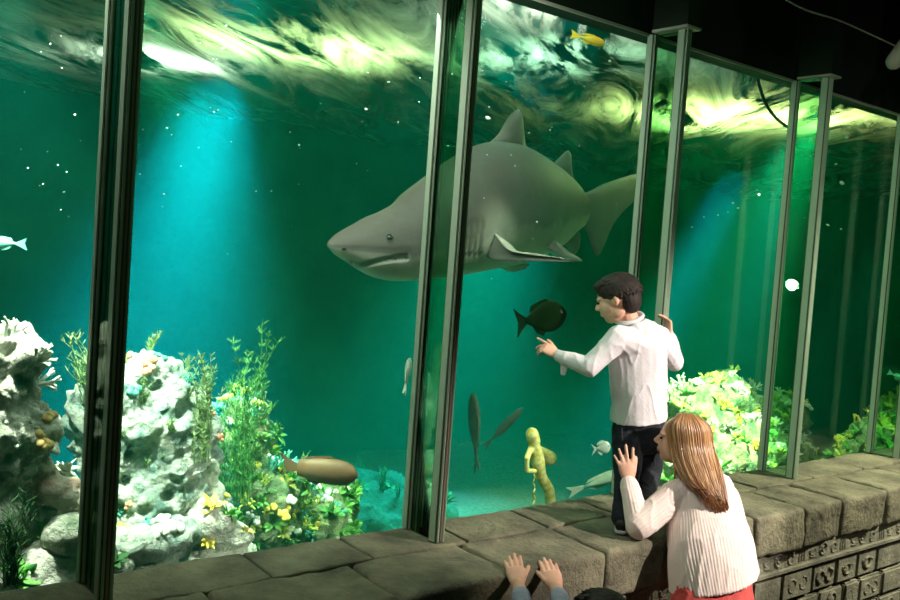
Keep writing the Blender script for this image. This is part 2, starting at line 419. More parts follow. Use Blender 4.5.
fin_labels = {
 0: 'glass fin with dark ribbed posts dividing the white rock from the tall pitted rock',
 1: 'glass fin with green ribbed metal posts crossing the shark behind its head',
 2: 'glass fin with pale metal posts that the boy is holding on to',
 3: 'glass fin with pale metal posts to the right of the kneeling coral garden, first past the woman',
 4: 'last glass fin before the picture ends, above the dark gap in the ledge'}
fin_labels[3] = 'glass fin with pale posts standing between the bright coral garden and dark water'
fin_labels[4] = 'most distant glass fin, its pale front post standing at the far ledge end'
for i in range(5):
    x = FX[i + 1]
    r = thing('glass_fin', fin_labels[i], 'glass fin', (x, -FW / 2, 0), 'glass fins along the aquarium window')
    bm = bmesh.new(); box(bm, (x - .008, -FW + .02, 0), (x + .008, -.03, GH - .004)); under(from_bm('fin_pane', bm, M['fin_glass']), r)
    post(x, -.028, .036, .04, 'back_post', r, [M['metal'], M['metal']], 2)
    post(x, -FW + .005, .042, .05, 'front_post', r, [M['metal'], M['metal_edge'], M['metal']] if i < 2 else [M['metal']], 3)
    bm = bmesh.new(); vv = box(bm, (x - .055, -FW - .05, GH), (x + .055, -.065, GH + .012)); under(from_bm('top_bracket', bm, M['pale_trim']), r)
    bm = bmesh.new(); vv = box(bm, (x - .05, -FW - .045, GH + .012), (x + .05, -.065, GH + .5)); under(from_bm('bracket_box', bm, M['beam']), r)

# ---------------------------------------------------------------- reef rocks
M['rock_white'] = mat('pale_reef_rock', (.20, .27, .17), .95, c2=(.80, .80, .66), scale=7, detail=12, thr=(.34, .55), bump=1, bscale=30, bdist=.03)
M['rock_pitted'] = mat('pitted_reef_rock', (.12, .24, .20), .95, c2=(.66, .72, .58), scale=8, detail=12, thr=(.34, .60), bump=1, bscale=34, bdist=.03)
M['rock_green'] = mat('mossy_reef_rock', (.05, .16, .07), .95, c2=(.42, .52, .26), scale=9, detail=12, thr=(.36, .66), bump=1, bscale=36, bdist=.03)
M['rock_tan'] = mat('tan_reef_rock', (.40, .28, .20), .95, c2=(.70, .66, .52), scale=9, detail=12, thr=(.4, .6), bump=1, bscale=36, bdist=.02)

def reef_rock(name, label, blobs, m, seed, amp=.06, vox=.022, pits=0, group=None, lab_part=None):
    """blobs: (centre, (rx, ry, rz)) joined into one weathered boulder"""
    bm = bmesh.new()
    for c, r in blobs: ell(bm, c, (Vector((r[0], 0, 0)), Vector((0, r[1], 0)), Vector((0, 0, r[2]))), (24, 16))
    me = voxel(bm, vox, 2)
    bm = bmesh.new(); bm.from_mesh(me); bm.normal_update()
    off = Vector((seed * 3.3, seed * 1.7, seed))
    nn = [v.normal.copy() for v in bm.verts]
    for v, nv in zip(bm.verts, nn):
        p = v.co + off
        d = amp * noise.fractal(p * 2.6, 1, 2, 3) * 1.2 + amp * .8 * (noise.noise(p * 8) - .4 * abs(noise.noise(p * 13 + Vector((4, 0, 0))))) + amp * .45 * noise.noise(p * 24) + amp * .25 * noise.noise(p * 50)
        if pits:
            c = noise.voronoi(p * 7.5)[0][0]
            d -= pits * min(1, max(0, .31 - c) / .12)
        v.co += nv * d
    o = from_bm(name, bm, m, smooth=True); bpy.data.meshes.remove(me)
    c = Vector(blobs[0][0]); c.z = min(v.co.z for v in o.data.vertices)
    o.data.transform(Matrix.Translation(-c)); o.location = c
    return tag(o, label, 'rock', group)

def blob(px, py, Y, rx, rz, ry=None): return (at(px, py, Y=Y), (rx, ry or rx * .8, rz))

rockA = reef_rock('reef_rock', 'tall white encrusted rock column rising beside the dark post', [
    blob(8, 372, .62, .15, .19), blob(-30, 385, .7, .22, .25), blob(8, 440, .62, .17, .22), blob(-30, 500, .7, .25, .35), blob(20, 500, .75, .18, .16), blob(10, 560, .7, .2, .2), blob(-20, 640, .8, .4, .45)],
    M['rock_white'], 3, .055, .013, .04)
rockA2 = reef_rock('reef_rock', 'slanting tan rock slab leaning on the white rock column', [
    blob(40, 470, .62, .09, .075), blob(58, 488, .6, .10, .07), blob(74, 500, .6, .08, .05), blob(28, 450, .66, .07, .08)], M['rock_tan'], 8, .03, .014)
rockA3 = reef_rock('reef_rock', 'smooth pale yellow boulder at the foot of the white column', [
    blob(70, 535, .5, .10, .085), blob(82, 548, .52, .07, .06)], M['rock_white'], 11, .01, .014)
rockA4 = reef_rock('reef_rock', 'low white rubble rock behind the pale yellow boulder', [
    blob(45, 575, .6, .22, .13), blob(85, 570, .7, .2, .12), blob(40, 660, .8, .4, .4)], M['rock_white'], 13, .04, .018)
rockB = reef_rock('reef_rock', 'tall pitted rock tower with a bright white crown', [
    blob(148, 388, 1.15, .20, .17), blob(125, 430, 1.2, .28, .28), blob(165, 440, 1.15, .25, .26), blob(150, 500, 1.2, .36, .30), blob(185, 470, 1.15, .17, .24), blob(195, 510, 1.15, .2, .15), blob(150, 620, 1.3, .6, .55)],
    M['rock_pitted'], 5, .06, .014, .07)
rockC = reef_rock('reef_rock', 'flat topped shelf rock in front of the pitted tower', [
    blob(130, 545, .75, .17, .10), blob(165, 540, .8, .16, .10), blob(150, 600, .8, .28, .2)], M['rock_pitted'], 17, .03, .016, .02)
rockD = reef_rock('reef_rock', 'rounded whitish boulder right of the shelf rock', [
    blob(212, 523, .95, .13, .095), blob(232, 535, .95, .12, .08), blob(215, 590, 1.0, .25, .25)], M['rock_white'], 19, .025, .016, .01)
rockW = reef_rock('reef_rock', 'bright white knob of rock halfway up the pitted tower', [
    blob(207, 474, 1.05, .055, .09), blob(214, 492, 1.05, .05, .07), blob(196, 497, 1.05, .06, .04)], M['rock_white'], 23, .02, .012)
rockE = reef_rock('reef_slope', 'green overgrown reef slope falling away from the pitted tower', [
    blob(240, 455, 1.75, .20, .30), blob(252, 495, 1.7, .32, .28), blob(290, 522, 1.7, .34, .22), blob(325, 518, 1.75, .20, .22), blob(300, 570, 1.7, .5, .3), blob(280, 640, 1.8, .7, .5)],
    M['rock_green'], 29, .07, .022)
rockF = reef_rock('reef_mound', 'bright coral covered mound behind the woman and boy', [
    blob(688, 420, 1.5, .38, .32), blob(720, 412, 1.7, .42, .32), blob(775, 430, 1.4, .34, .32), blob(745, 455, 1.2, .45, .22), blob(700, 470, 1.2, .5, .3), blob(790, 470, 1.1, .3, .22), blob(740, 540, 1.6, 1.1, .7)],
    M['rock_green'], 31, .09, .035)
rockG = reef_rock('reef_mound', 'dim mossy mound by the far end of the ledge', [
    blob(885, 440, 1.5, .40, .26), blob(910, 430, 1.5, .4, .35), blob(870, 470, 1.5, .5, .3), blob(890, 520, 1.6, .9, .6)], M['rock_green'], 37, .09, .035)
rockH = reef_rock('reef_rock', 'dark green weedy boulder low in the deep water', [
    blob(375, 502, 4.4, .45, .32), blob(405, 522, 4.2, .6, .32), blob(350, 540, 4.0, .9, .5)], M['tankwall'], 41, .09, .04)

# ---------------------------------------------------------------- reef growths, one prototype of each kind and then copies
def cmat(name, a, b, scale=30): return mat(name, a, .7, c2=b, scale=scale, thr=(.35, .65), bump=.4, bscale=120, bdist=.004)
GM = {'midweed': cmat('mid_weed', (.03, .15, .03), (.10, .34, .07)), 'green': cmat('leaf_green', (.05, .32, .05), (.25, .62, .12)), 'lime': cmat('lime_coral', (.45, .62, .05), (.85, .85, .25)),
      'white': cmat('white_coral', (.55, .68, .5), (.95, .95, .85)), 'yellow': cmat('yellow_coral', (.75, .62, .04), (.95, .85, .2)),
      'pink': cmat('pink_coral', (.6, .25, .14), (.85, .5, .3)), 'teal': cmat('teal_coral', (.05, .38, .3), (.2, .7, .5)), 'weed': cmat('weed', (.12, .30, .10), (.42, .55, .22)),
      'darkweed': cmat('dark_weed', (.01, .07, .015), (.04, .14, .03)), 'tan': cmat('tan_coral', (.40, .26, .08), (.6, .45, .15))}

def blade(bm, p0, d, L, wd, droop, twist=0):
    d = d.normalized(); x, y = frame(d); x = (x * math.cos(twist) + y * math.sin(twist))
    prev = None; p = Vector(p0)
    K = 5
    for i in range(K + 1):
        t = i / K; ww = wd * (math.sin(math.pi * min(t * .85 + .12, 1)) ** .8)
        nrm = x.cross(d)
        a, b, c = bm.verts.new(p - x * ww), bm.verts.new(p + nrm * ww * .35), bm.verts.new(p + x * ww)
        a2, c2 = bm.verts.new(p - x * ww - nrm * .0015), bm.verts.new(p + x * ww - nrm * .0015); b2 = bm.verts.new(p + nrm * (ww * .35 - .003))
        cur = (a, b, c, c2, b2, a2)
        if prev:
            for k in range(6): bm.faces.new((prev[k], prev[(k + 1) % 6], cur[(k + 1) % 6], cur[k]))
        prev = cur; p = p + d * (L / K); d = (d + Vector((0, 0, -droop / K))).normalized()

def g_leafy(seed, n=12, L=.09, wd=.02):
    r = random.Random(seed); bm = bmesh.new()
    for i in range(n):
        a = 2.4 * i + r.uniform(-.3, .3); el = r.uniform(.25, 1.25)
        blade(bm, (0, 0, 0), Vector((math.cos(a) * math.cos(el), math.sin(a) * math.cos(el), math.sin(el))), L * r.uniform(.7, 1.2), wd * r.uniform(.7, 1.2), r.uniform(.2, 1), r.uniform(-.5, .5))
    return bm

def g_branch(seed, L=.05, depth=3, r0=.010):
    r = random.Random(seed); bm = bmesh.new()
    def go(p, d, L, rad, k):
        q = p + d * L; capsule(bm, p, q, rad, rad * .8, 7)
        if k == 0: return
        for j in range(r.choice((2, 3))):
            x, y = frame(d); a = r.uniform(0, 6.3); s = r.uniform(.35, .9)
            nd = (d + (x * math.cos(a) + y * math.sin(a)) * s + Vector((0, 0, .15))).normalized()
            go(q, nd, L * r.uniform(.6, .85), rad * .78, k - 1)
    for j in range(3):
        a = j * 2.1 + r.random(); go(Vector((0, 0, -.01)), Vector((math.cos(a) * .5, math.sin(a) * .5, 1)).normalized(), L, r0, depth - 1)
    return bm

def g_lumps(seed, n=9, R=.05, r0=.022):
    r = random.Random(seed); bm = bmesh.new()
    for i in range(n):
        a = r.uniform(0, 6.3); q = R * math.sqrt(r.random()); s = r0 * r.uniform(.6, 1.2)
        ell(bm, (math.cos(a) * q, math.sin(a) * q, s * .5 + (R - q) * .3), (Vector((s, 0, 0)), Vector((0, s, 0)), Vector((0, 0, s * .85))), (12, 8))
    return bm

def g_anemone(seed, n=26, L=.055):
    r = random.Random(seed); bm = bmesh.new()
    capsule(bm, (0, 0, -.01), (0, 0, .02), .022, .028, 12)
    for i in range(n):
        a = 2.4 * i; e = r.uniform(.2, 1.4); d = Vector((math.cos(a) * math.cos(e), math.sin(a) * math.cos(e), math.sin(e)))
        p = Vector((0, 0, .02)) + d * .018
        tube(bm, smoothpath([p, p + d * L * .5 + Vector((0, 0, .004)), p + d * L + Vector((r.uniform(-.01, .01), r.uniform(-.01, .01), -.006))], 3), .005, .0035, 5)
    return bm

def g_weed(seed, n=9, H=.5, wob=.04, leaf=.028, dens=13, lean=0):
    """a tall bunch of stems set with fine leaflets"""
    r = random.Random(seed); bm = bmesh.new()
    for i in range(n):
        a = r.uniform(0, 6.3); b = r.uniform(0, .05) * H / .5; h = H * r.uniform(.5, 1.05)
        p = Vector((math.cos(a) * b, math.sin(a) * b, 0)); pts = []
        dx, dy = r.uniform(-.15, .15) + lean, r.uniform(-.15, .15); ph = r.uniform(0, 6)
        for k in range(6):
            t = k / 5; pts.append(p + Vector((dx * t * t * h + wob * math.sin(ph + t * 5) * t, dy * t * t * h + wob * .6 * math.cos(ph + t * 4) * t, h * t)))
        path = smoothpath(pts, 3); tube(bm, path, .0035, .0015, 4)
        for k in range(int(dens * h / .5 * 3.2)):
            t = r.uniform(.08, .99); q = path[min(int(t * len(path)), len(path) - 1)]
            az = r.uniform(0, 6.3); d = Vector((math.cos(az), math.sin(az), r.uniform(.6, 1.8)))
            blade(bm, q, d, leaf * r.uniform(.5, 1.2), .0022, .1)
    return bm

protos = {}
def proto(kind, color, v):
    key = (kind, color, v)
    if key not in protos:
        bm = {'leafy_coral': lambda: g_leafy(v + 1), 'branching_coral': lambda: g_branch(v + 5), 'button_coral': lambda: g_lumps(v + 9), 'sea_anemone': lambda: g_anemone(v + 13),
              'fine_leaved_weed': lambda: g_weed(v + 17, 8, .16, .015, .018, 20)}[kind]()
        me = bpy.data.meshes.new(kind); bmesh.ops.recalc_face_normals(bm, faces=bm.faces); bm.to_mesh(me); bm.free(); me.polygons.foreach_set('use_smooth', [True] * len(me.polygons))
        me.materials.append(GM[color]); protos[key] = me
    return protos[key]

words_ = {'leafy_coral': ('leafy coral tuft', 'coral'), 'branching_coral': ('branching coral', 'coral'), 'button_coral': ('button coral cluster', 'coral'), 'sea_anemone': ('short tentacled sea anemone', 'anemone'), 'fine_leaved_weed': ('sprig of fine leaved weed', 'seaweed')}
cw = {'midweed': 'mid green', 'green': 'green', 'lime': 'lime yellow', 'white': 'white', 'yellow': 'bright yellow', 'pink': 'pinkish', 'teal': 'blue green', 'weed': 'pale green', 'darkweed': 'dark green', 'tan': 'tan'}
growth_spots = []
def grow(rock, place, N_, mix, smin, smax, seed, gap=.05, box_px=None):
    """scatter growths over the camera-side and upper faces of one rock"""
    r = random.Random(seed); me = rock.data; bpy.context.view_layer.update(); mw = rock.matrix_world
    cand = []
    for p in me.polygons:
        c = mw @ p.center; nv = p.normal
        if nv.dot((CAM - c).normalized()) < .12 and nv.z < .3: continue
        q = c - CAM; dz = q.dot(FWD); X = 450 + FPX * q.dot(RT) / dz; Yp = 300 - FPX * q.dot(UP) / dz
        if not (-20 < X < 920 and -20 < Yp < 590): continue
        if box_px and not (box_px[0] < X < box_px[2] and box_px[1] < Yp < box_px[3]): continue
        if Yp > 588 - .154 * X: continue
        cand.append((c, nv.copy()))
    r.shuffle(cand); got = 0; info = []
    for c, nv in cand:
        if got >= N_: break
        if any((c - q).length < g for q, g in growth_spots[-400:]): continue
        kind, color = r.choice(mix); s = r.uniform(smin, smax)
        o = bpy.data.objects.new(kind, proto(kind, color, r.randrange(3))); COL.objects.link(o)
        o.location = c - nv * .012; d = (nv + Vector((0, 0, .9))).normalized()
        o.rotation_euler = (d.to_track_quat('Z', 'Y') @ Matrix.Rotation(r.uniform(0, 6.3), 3, 'Z').to_quaternion()).to_euler(); o.scale = (s, s, s)
        wd, ct = words_[kind]
        q = c - CAM; dz = q.dot(FWD); hx, hy = (450 + FPX * q.dot(RT) / dz, 300 - FPX * q.dot(UP) / dz)
        info.append((o, '%s%s %s' % ('small ' if s < smin + (smax - smin) * .33 else 'large ' if s > smin + (smax - smin) * .67 else '', cw[color], wd), hx, hy))
        tag(o, None, ct, 'reef growths on the ' + place)
        growth_spots.append((c, gap)); got += 1
    # where each one sits on its rock
    xs = [i[2] for i in info]; ys = [i[3] for i in info]
    for o, t, hx, hy in info:
        u = (hx - min(xs)) / (max(xs) - min(xs) + 1e-6); v = (hy - min(ys)) / (max(ys) - min(ys) + 1e-6)
        o['label'] = '%s %s, %s on the %s' % (t, ('high', 'midway', 'low')[min(int(v * 3), 2)], ('far left', 'left centre', 'centre', 'right centre', 'far right')[min(int(u * 5), 4)], place)

grow(rockA, 'white rock column', 30, [('button_coral', 'pink'), ('branching_coral', 'white'), ('leafy_coral', 'white'), ('button_coral', 'tan'), ('sea_anemone', 'teal'), ('button_coral', 'white')], .35, .9, 1, .05)
grow(rockA4, 'white rubble rock', 8, [('leafy_coral', 'darkweed'), ('button_coral', 'lime'), ('leafy_coral', 'green')], .7, 1.1, 2, .08)
grow(rockB, 'pitted rock tower', 48, [('button_coral', 'yellow'), ('sea_anemone', 'teal'), ('button_coral', 'white'), ('fine_leaved_weed', 'weed'), ('button_coral', 'pink'), ('branching_coral', 'white'), ('button_coral', 'teal')], .35, .95, 3, .05, (110, 355, 240, 570))
grow(rockC, 'flat shelf rock', 8, [('button_coral', 'tan'), ('button_coral', 'white'), ('leafy_coral', 'teal'), ('button_coral', 'lime')], .6, 1.0, 4, .08)
grow(rockD, 'rounded whitish boulder', 7, [('leafy_coral', 'lime'), ('button_coral', 'tan'), ('leafy_coral', 'yellow'), ('leafy_coral', 'green')], .5, .9, 5, .09)
grow(rockE, 'green reef slope', 240, [('leafy_coral', 'midweed'), ('fine_leaved_weed', 'midweed'), ('leafy_coral', 'green'), ('leafy_coral', 'lime'), ('leafy_coral', 'green'), ('button_coral', 'white'), ('button_coral', 'yellow'), ('fine_leaved_weed', 'weed'), ('branching_coral', 'teal'), ('leafy_coral', 'teal'), ('branching_coral', 'lime'), ('leafy_coral', 'green')], .5, 1.0, 6, .042)
grow(rockF, 'bright coral mound', 285, [('leafy_coral', 'lime'), ('leafy_coral', 'green'), ('button_coral', 'white'), ('branching_coral', 'white'), ('leafy_coral', 'lime'), ('branching_coral', 'yellow'), ('leafy_coral', 'white'), ('button_coral', 'lime'), ('leafy_coral', 'white'), ('sea_anemone', 'white'), ('branching_coral', 'lime')], .6, 1.15, 7, .055)
grow(rockG, 'dim mossy mound', 60, [('leafy_coral', 'green'), ('leafy_coral', 'lime'), ('leafy_coral', 'green'), ('branching_coral', 'yellow'), ('fine_leaved_weed', 'weed')], .9, 1.6, 8, .10)
grow(rockH, 'deep weedy boulder', 14, [('leafy_coral', 'darkweed'), ('fine_leaved_weed', 'darkweed')], 1., 2, 9, .15)

def weed(px, py, Y, H, seed, n, lean, color, label, leaf=.03, dens=13, wob=.04):
    o = from_bm('tall_seaweed', g_weed(seed, n, H, wob, leaf, dens, lean), GM[color], smooth=True); o.location = at(px, py, Y=Y)
    return tag(o, label, 'seaweed', 'tall seaweed bunches')
weed(200, 462, .98, .52, 3, 16, .0, 'weed', 'tall pale green seaweed bunch standing against the pitted tower', .03, 24)
weed(240, 500, 1.45, .92, 4, 16, .10, 'midweed', 'tall dark green seaweed bending right over the reef slope', .045, 17, .07)
weed(224, 500, 1.5, .75, 14, 12, .03, 'midweed', 'straight green seaweed between the tower and the reef slope', .04, 15, .05)
weed(262, 440, 1.7, .30, 5, 7, -.1, 'weed', 'short curled seaweed on the crest of the reef slope', .03, 14, .05)
weed(88, 405, 1.1, .30, 6, 14, -.3, 'weed', 'feathery pale seaweed spray between the white column and dark post', .04, 16, .03)
weed(150, 352, 1.2, .10, 7, 10, .3, 'weed', 'small feathery tuft on the crown of the pitted tower', .025, 16, .02)
weed(722, 400, 1.8, .30, 8, 8, .0, 'green', 'green seaweed rising from the bright coral mound', .04, 12)
weed(788, 440, 1.4, .42, 9, 8, .05, 'green', 'loose seaweed at the dark end of the coral mound', .04, 12)
weed(300, 520, 1.6, .28, 10, 8, .0, 'green', 'fine seaweed in front of the brown fish', .03, 14)
weed(10, 585, .35, .32, 11, 16, .1, 'darkweed', 'dark spiky weed at the foot of the white column', .04, 10)
# the little pale hand-shaped coral on the column
o = from_bm('finger_coral', g_branch(44, .035, 3, .010), GM['white'], smooth=True); o.location = at(40, 384, Y=.6); o.rotation_euler = (.2, 1.2, .3); tag(o, 'pale finger coral jutting sideways from the white column', 'coral')

# hanging hose at the surface
bm = bmesh.new(); tube(bm, smoothpath([at(757, 66, Y=.5), at(759, 84, Y=.5), at(766, 104, Y=.5), at(776, 118, Y=.5), at(787, 127, Y=.5)], 6), .011, .011, 8)
M['hose'] = mat('hose_rubber', (.01, .05, .04), .5)
tag(from_bm('hanging_hose', bm, M['hose'], smooth=True), 'dark curved hose hanging into the water from the beam', 'hose')

# ---------------------------------------------------------------- shark
def shark():
    M['shark'] = m = bpy.data.materials.new('shark_skin'); m.use_nodes = True; N = m.node_tree.nodes; L = m.node_tree.links; b = N['Principled BSDF']
    b.inputs['Roughness'].default_value = .55; b.inputs['Specular IOR Level'].default_value = .3
    at_ = N.new('ShaderNodeAttribute'); at_.attribute_name = 'tone'
    tc = N.new('ShaderNodeTexCoord'); n = N.new('ShaderNodeTexNoise'); n.inputs['Scale'].default_value = 5; n.inputs['Detail'].default_value = 9; n.inputs['Roughness'].default_value = .65
    L.new(tc.outputs['Object'], n.inputs['Vector'])
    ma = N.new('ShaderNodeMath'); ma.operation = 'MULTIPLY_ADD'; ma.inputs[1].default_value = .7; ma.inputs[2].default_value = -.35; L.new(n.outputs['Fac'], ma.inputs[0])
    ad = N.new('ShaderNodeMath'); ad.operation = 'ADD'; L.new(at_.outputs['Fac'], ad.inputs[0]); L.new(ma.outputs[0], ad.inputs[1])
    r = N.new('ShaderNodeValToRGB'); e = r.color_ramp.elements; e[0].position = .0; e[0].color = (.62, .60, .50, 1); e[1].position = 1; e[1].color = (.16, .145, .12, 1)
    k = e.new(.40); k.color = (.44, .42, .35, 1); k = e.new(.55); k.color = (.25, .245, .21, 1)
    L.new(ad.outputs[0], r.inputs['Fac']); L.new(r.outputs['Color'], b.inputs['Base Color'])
    n2 = N.new('ShaderNodeTexNoise'); n2.inputs['Scale'].default_value = 30; L.new(tc.outputs['Object'], n2.inputs['Vector'])
    bp = N.new('ShaderNodeBump'); bp.inputs['Strength'].default_value = .2; bp.inputs['Distance'].default_value = .01; L.new(n2.outputs['Fac'], bp.inputs['Height']); L.new(bp.outputs[0], b.inputs['Normal'])
    # stations along the body: picture column, top row, bottom row, distance, width factor
    st = [(327.5, 243, 247, 4.52, 1.0), (331, 239, 250, 4.53, .95), (338, 233, 256, 4.56, .95), (350, 226, 263, 4.62, .9), (366, 217, 273, 4.70, .82), (384, 210, 280, 4.80, .75), (402, 201, 282, 4.90, .72), (420, 186, 281, 5.0, .72),
          (442, 170, 279, 5.15, .70), (466, 154, 275, 5.33, .68), (490, 143, 270, 5.52, .66), (512, 144, 266, 5.72, .66), (530, 152, 261, 5.92, .66), (546, 161, 255, 6.07, .58), (560, 170, 247, 6.2, .5), (573, 181, 236, 6.33, .42), (583, 192, 227, 6.44, .36), (591, 196, 219, 6.52, .3), (597, 197, 214, 6.6, .25)]
    path = []
    for X, t, bo, D, wf in st:
        c = at(X, (t + bo) / 2, D=D); hh = (bo - t) / 2 * D / FPX; path.append((c, hh * wf * .95, hh))
    cs = [p[0] for p in path]; K = 5
    sp = smoothpath(cs, K); rings = []
    zs = Vector((0, 0, 1))
    def interp(arr, i):
        j = min(i // K, len(arr) - 1); t = (i % K) / K
        a0, a1, a2, a3 = arr[max(j - 1, 0)], arr[j], arr[min(j + 1, len(arr) - 1)], arr[min(j + 2, len(arr) - 1)]
        return max(.5 * (2 * a1 + (a2 - a0) * t + (2 * a0 - 5 * a1 + 4 * a2 - a3) * t * t + (3 * a1 - a0 - 3 * a2 + a3) * t ** 3), .004)
    A = [p[1] for p in path]; B = [p[2] for p in path]
    bm = bmesh.new(); n = 40; rs = []
    tone = bm.verts.layers.float.new('tone')
    for i, c in enumerate(sp):
        d = (sp[min(i + 1, len(sp) - 1)] - sp[max(i - 1, 0)]).normalized()
        side = d.cross(zs).normalized(); up = zs - zs.dot(d) * d * .85; up.normalize()
        a, b_ = interp(A, i), interp(B, i); vs = []
        for k in range(n):
            th = 2 * math.pi * k / n; sx, sy = math.cos(th), math.sin(th)
            f = 1 - .12 * max(0, sy) ** 2      # back a little narrower
            px = a * sx * f; py = b_ * sy
            px *= 1 - .25 * max(0, 1 - i / 50) * max(sy, 0)   # wedge-shaped snout: widest just under the middle
            v = bm.verts.new(c + side * px + up * py)
            # grey back, pale belly; the boundary runs from snout tip under the eye
            v[tone] = max(0, min(1, .5 + 1.1 * (sy + .05 + .23 * min(1, i / 30))))
            vs.append(v)
        rs.append(vs)
    for i in range(len(rs) - 1):
        for k in range(n): bm.faces.new((rs[i][k], rs[i][(k + 1) % n], rs[i + 1][(k + 1) % n], rs[i + 1][k]))
    for r_ in (rs[0][::-1], rs[-1]): bm.faces.new(r_)
    # camera-side mouth groove and gill folds pressed into the skin
    mouth = [at(x, y, D=4.6) for x, y in ((354, 263), (362, 264.5), (372, 262), (384, 259.5), (398, 259.5), (408, 263))]
    def px_of(p):
        q = p - CAM; z = q.dot(FWD); return 450 + FPX * q.dot(RT) / z, 300 - FPX * q.dot(UP) / z
    mo = [(351, 263), (358, 265.5), (368, 264), (380, 261), (394, 258.5), (408, 257.5)]
    bmesh.ops.recalc_face_normals(bm, faces=bm.faces)
    # refine the head for the folds
    hf = [f for f in bm.faces if min(px_of(f.calc_center_median())[0], 999) < 492]
    bmesh.ops.subdivide_edges(bm, edges=list({e for f in hf for e in f.edges}), cuts=2, use_grid_fill=True, smooth=.3)
    bm.normal_update()
    for v in bm.verts:
        X, Y_ = px_of(v.co)
        if v.normal.dot(CAM - v.co) <= 0: continue
        if X < 412:
            ln = 246 + (X - 328) * .035; v[tone] = max(0, min(1, v[tone] + .38 * max(0, 1 - abs(Y_ - ln) / 5.5) - .25 * max(0, min(1, (Y_ - ln - 5) / 5))))  # snout line: part skin marking, part painted shade; jaw paler below
        if 350 < X < 410:
            for (xa, ya), (xb, yb) in zip(mo[:-1], mo[1:]):
                if xa <= X <= xb:
                    yy = ya + (yb - ya) * (X - xa) / (xb - xa); d = Y_ - yy
                    if abs(d) < 3.4: v.co -= v.normal * .030 * (1 - abs(d) / 3.4)
        for gx in (463, 468, 473, 478, 483):
            xx = gx + 3.5 * math.sin((Y_ - 222) / 38 * math.pi * .5) ** 2 * (-1)
            if 216 < Y_ < 263 and abs(X - xx) < 1.9:
                fade = min(1, (Y_ - 216) / 8, (263 - Y_) / 8); v.co -= v.normal * .016 * fade * (1 - abs(X - xx) / 1.9); v[tone] = min(1, v[tone] + .45 * fade)
    for f in bm.faces:
        X, Y_ = px_of(f.calc_center_median())
        if 351 < X < 408 and f.normal.dot(CAM - f.calc_center_median()) > 0:
            for (xa, ya), (xb, yb) in zip(mo[:-1], mo[1:]):
                if xa <= X <= xb and abs(Y_ - ya - (yb - ya) * (X - xa) / (xb - xa)) - 1.0 < 3.4 - 3.0 * abs((X - 379) / 29) ** 2: f.material_index = 1
    M['shark_mouth'] = mat('shark_mouth', (.03, .028, .024), .9)
    root = thing('sand_tiger_shark', 'large grey sand tiger shark with pale belly swimming towards the glass', 'shark', tuple(cs[9]))
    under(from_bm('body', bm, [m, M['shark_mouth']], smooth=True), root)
    # fins: outlines in the picture, each with its own distance and real thickness
    def fin(name, outline, thick, up_t=.75, ridge=None):
        """outline: list of (px, py, D); a solid fin swelling towards its middle"""
        pts = smoothpath([at(x, y, D=D) for x, y, D in outline] + [at(outline[0][0], outline[0][1], D=outline[0][2])], 3)[:-1]
        c = sum(pts, Vector()) / len(pts); nr = Vector()
        for i in range(len(pts)): nr += (pts[i] - c).cross(pts[(i + 1) % len(pts)] - c)
        nr.normalize(); bm = bmesh.new(); tl = bm.verts.layers.float.new('tone'); rows = []
        for lev, (s, h) in enumerate(((1, 0), (.86, .55), (.6, .85), (.3, 1))):
            rows.append(([bm.verts.new(c + (p - c) * s + nr * thick * h * .5) for p in pts], [bm.verts.new(c + (p - c) * s - nr * thick * h * .5) for p in pts] if lev else None))
        rows[0] = (rows[0][0], rows[0][0]); k = len(pts)
        for (u0, l0), (u1, l1) in zip(rows[:-1], rows[1:]):
            for i in range(k):
                j = (i + 1) % k; bm.faces.new((u0[i], u0[j], u1[j], u1[i])); bm.faces.new((l0[j], l0[i], l1[i], l1[j]))
        bm.faces.new(rows[-1][0]); bm.faces.new(rows[-1][1][::-1])
        for v in bm.verts: v[tl] = up_t
        return under(from_bm(name, bm, m, smooth=True), root)
    fin('dorsal_fin', [(480, 152, 5.46), (493, 141, 5.54), (501, 133, 5.6), (509, 119, 5.67), (516, 110, 5.74), (520, 111, 5.78), (522, 128, 5.8), (524, 147, 5.83), (528, 162, 5.86), (505, 160, 5.66)], .10, .95)
    fin('second_dorsal_fin', [(548, 168, 6.07), (557, 160, 6.16), (565, 152, 6.24), (569, 151, 6.28), (570.5, 162, 6.3), (572, 178, 6.33), (576, 190, 6.36), (558, 182, 6.2)], .06, .95)
    fin('tail_fin', [(582, 194, 6.42), (592, 190, 6.5), (601, 185, 6.6), (618, 179, 6.78), (636, 174, 7.0), (641, 180, 7.05), (636, 198, 6.98), (621, 214, 6.82), (610, 230, 6.7), (602, 250, 6.62), (597, 256, 6.58), (592, 248, 6.52), (587, 232, 6.48), (581, 222, 6.42), (579, 208, 6.4)], .07, .75)
    fin('pectoral_fin', [(481, 246, 5.30), (483, 232, 5.30), (491, 231, 5.24), (501, 243, 5.10), (511, 251, 5.02), (532, 255, 4.97), (556, 257.5, 4.93), (578, 261.5, 4.90), (556, 261.8, 4.93), (530, 261.5, 5.0), (505, 260.5, 5.1), (488, 258, 5.24)], .035, .8)
    fin('far_pectoral_fin', [(500, 262, 5.9), (515, 262, 5.95), (530, 265, 6.1), (515, 271, 6.1), (503, 269, 6.0)], .05, .5)
    fin('pelvic_fin', [(545, 246, 5.78), (553, 240, 5.85), (561, 245, 5.85), (571, 254, 5.85), (583, 261, 5.88), (570, 260, 5.92), (553, 256, 5.9)], .05, .4)
    fin('anal_fin', [(564, 236, 6.22), (576, 226, 6.34), (580, 238, 6.4), (577, 252, 6.42), (572, 254, 6.4), (566, 246, 6.3)], .05, .75)
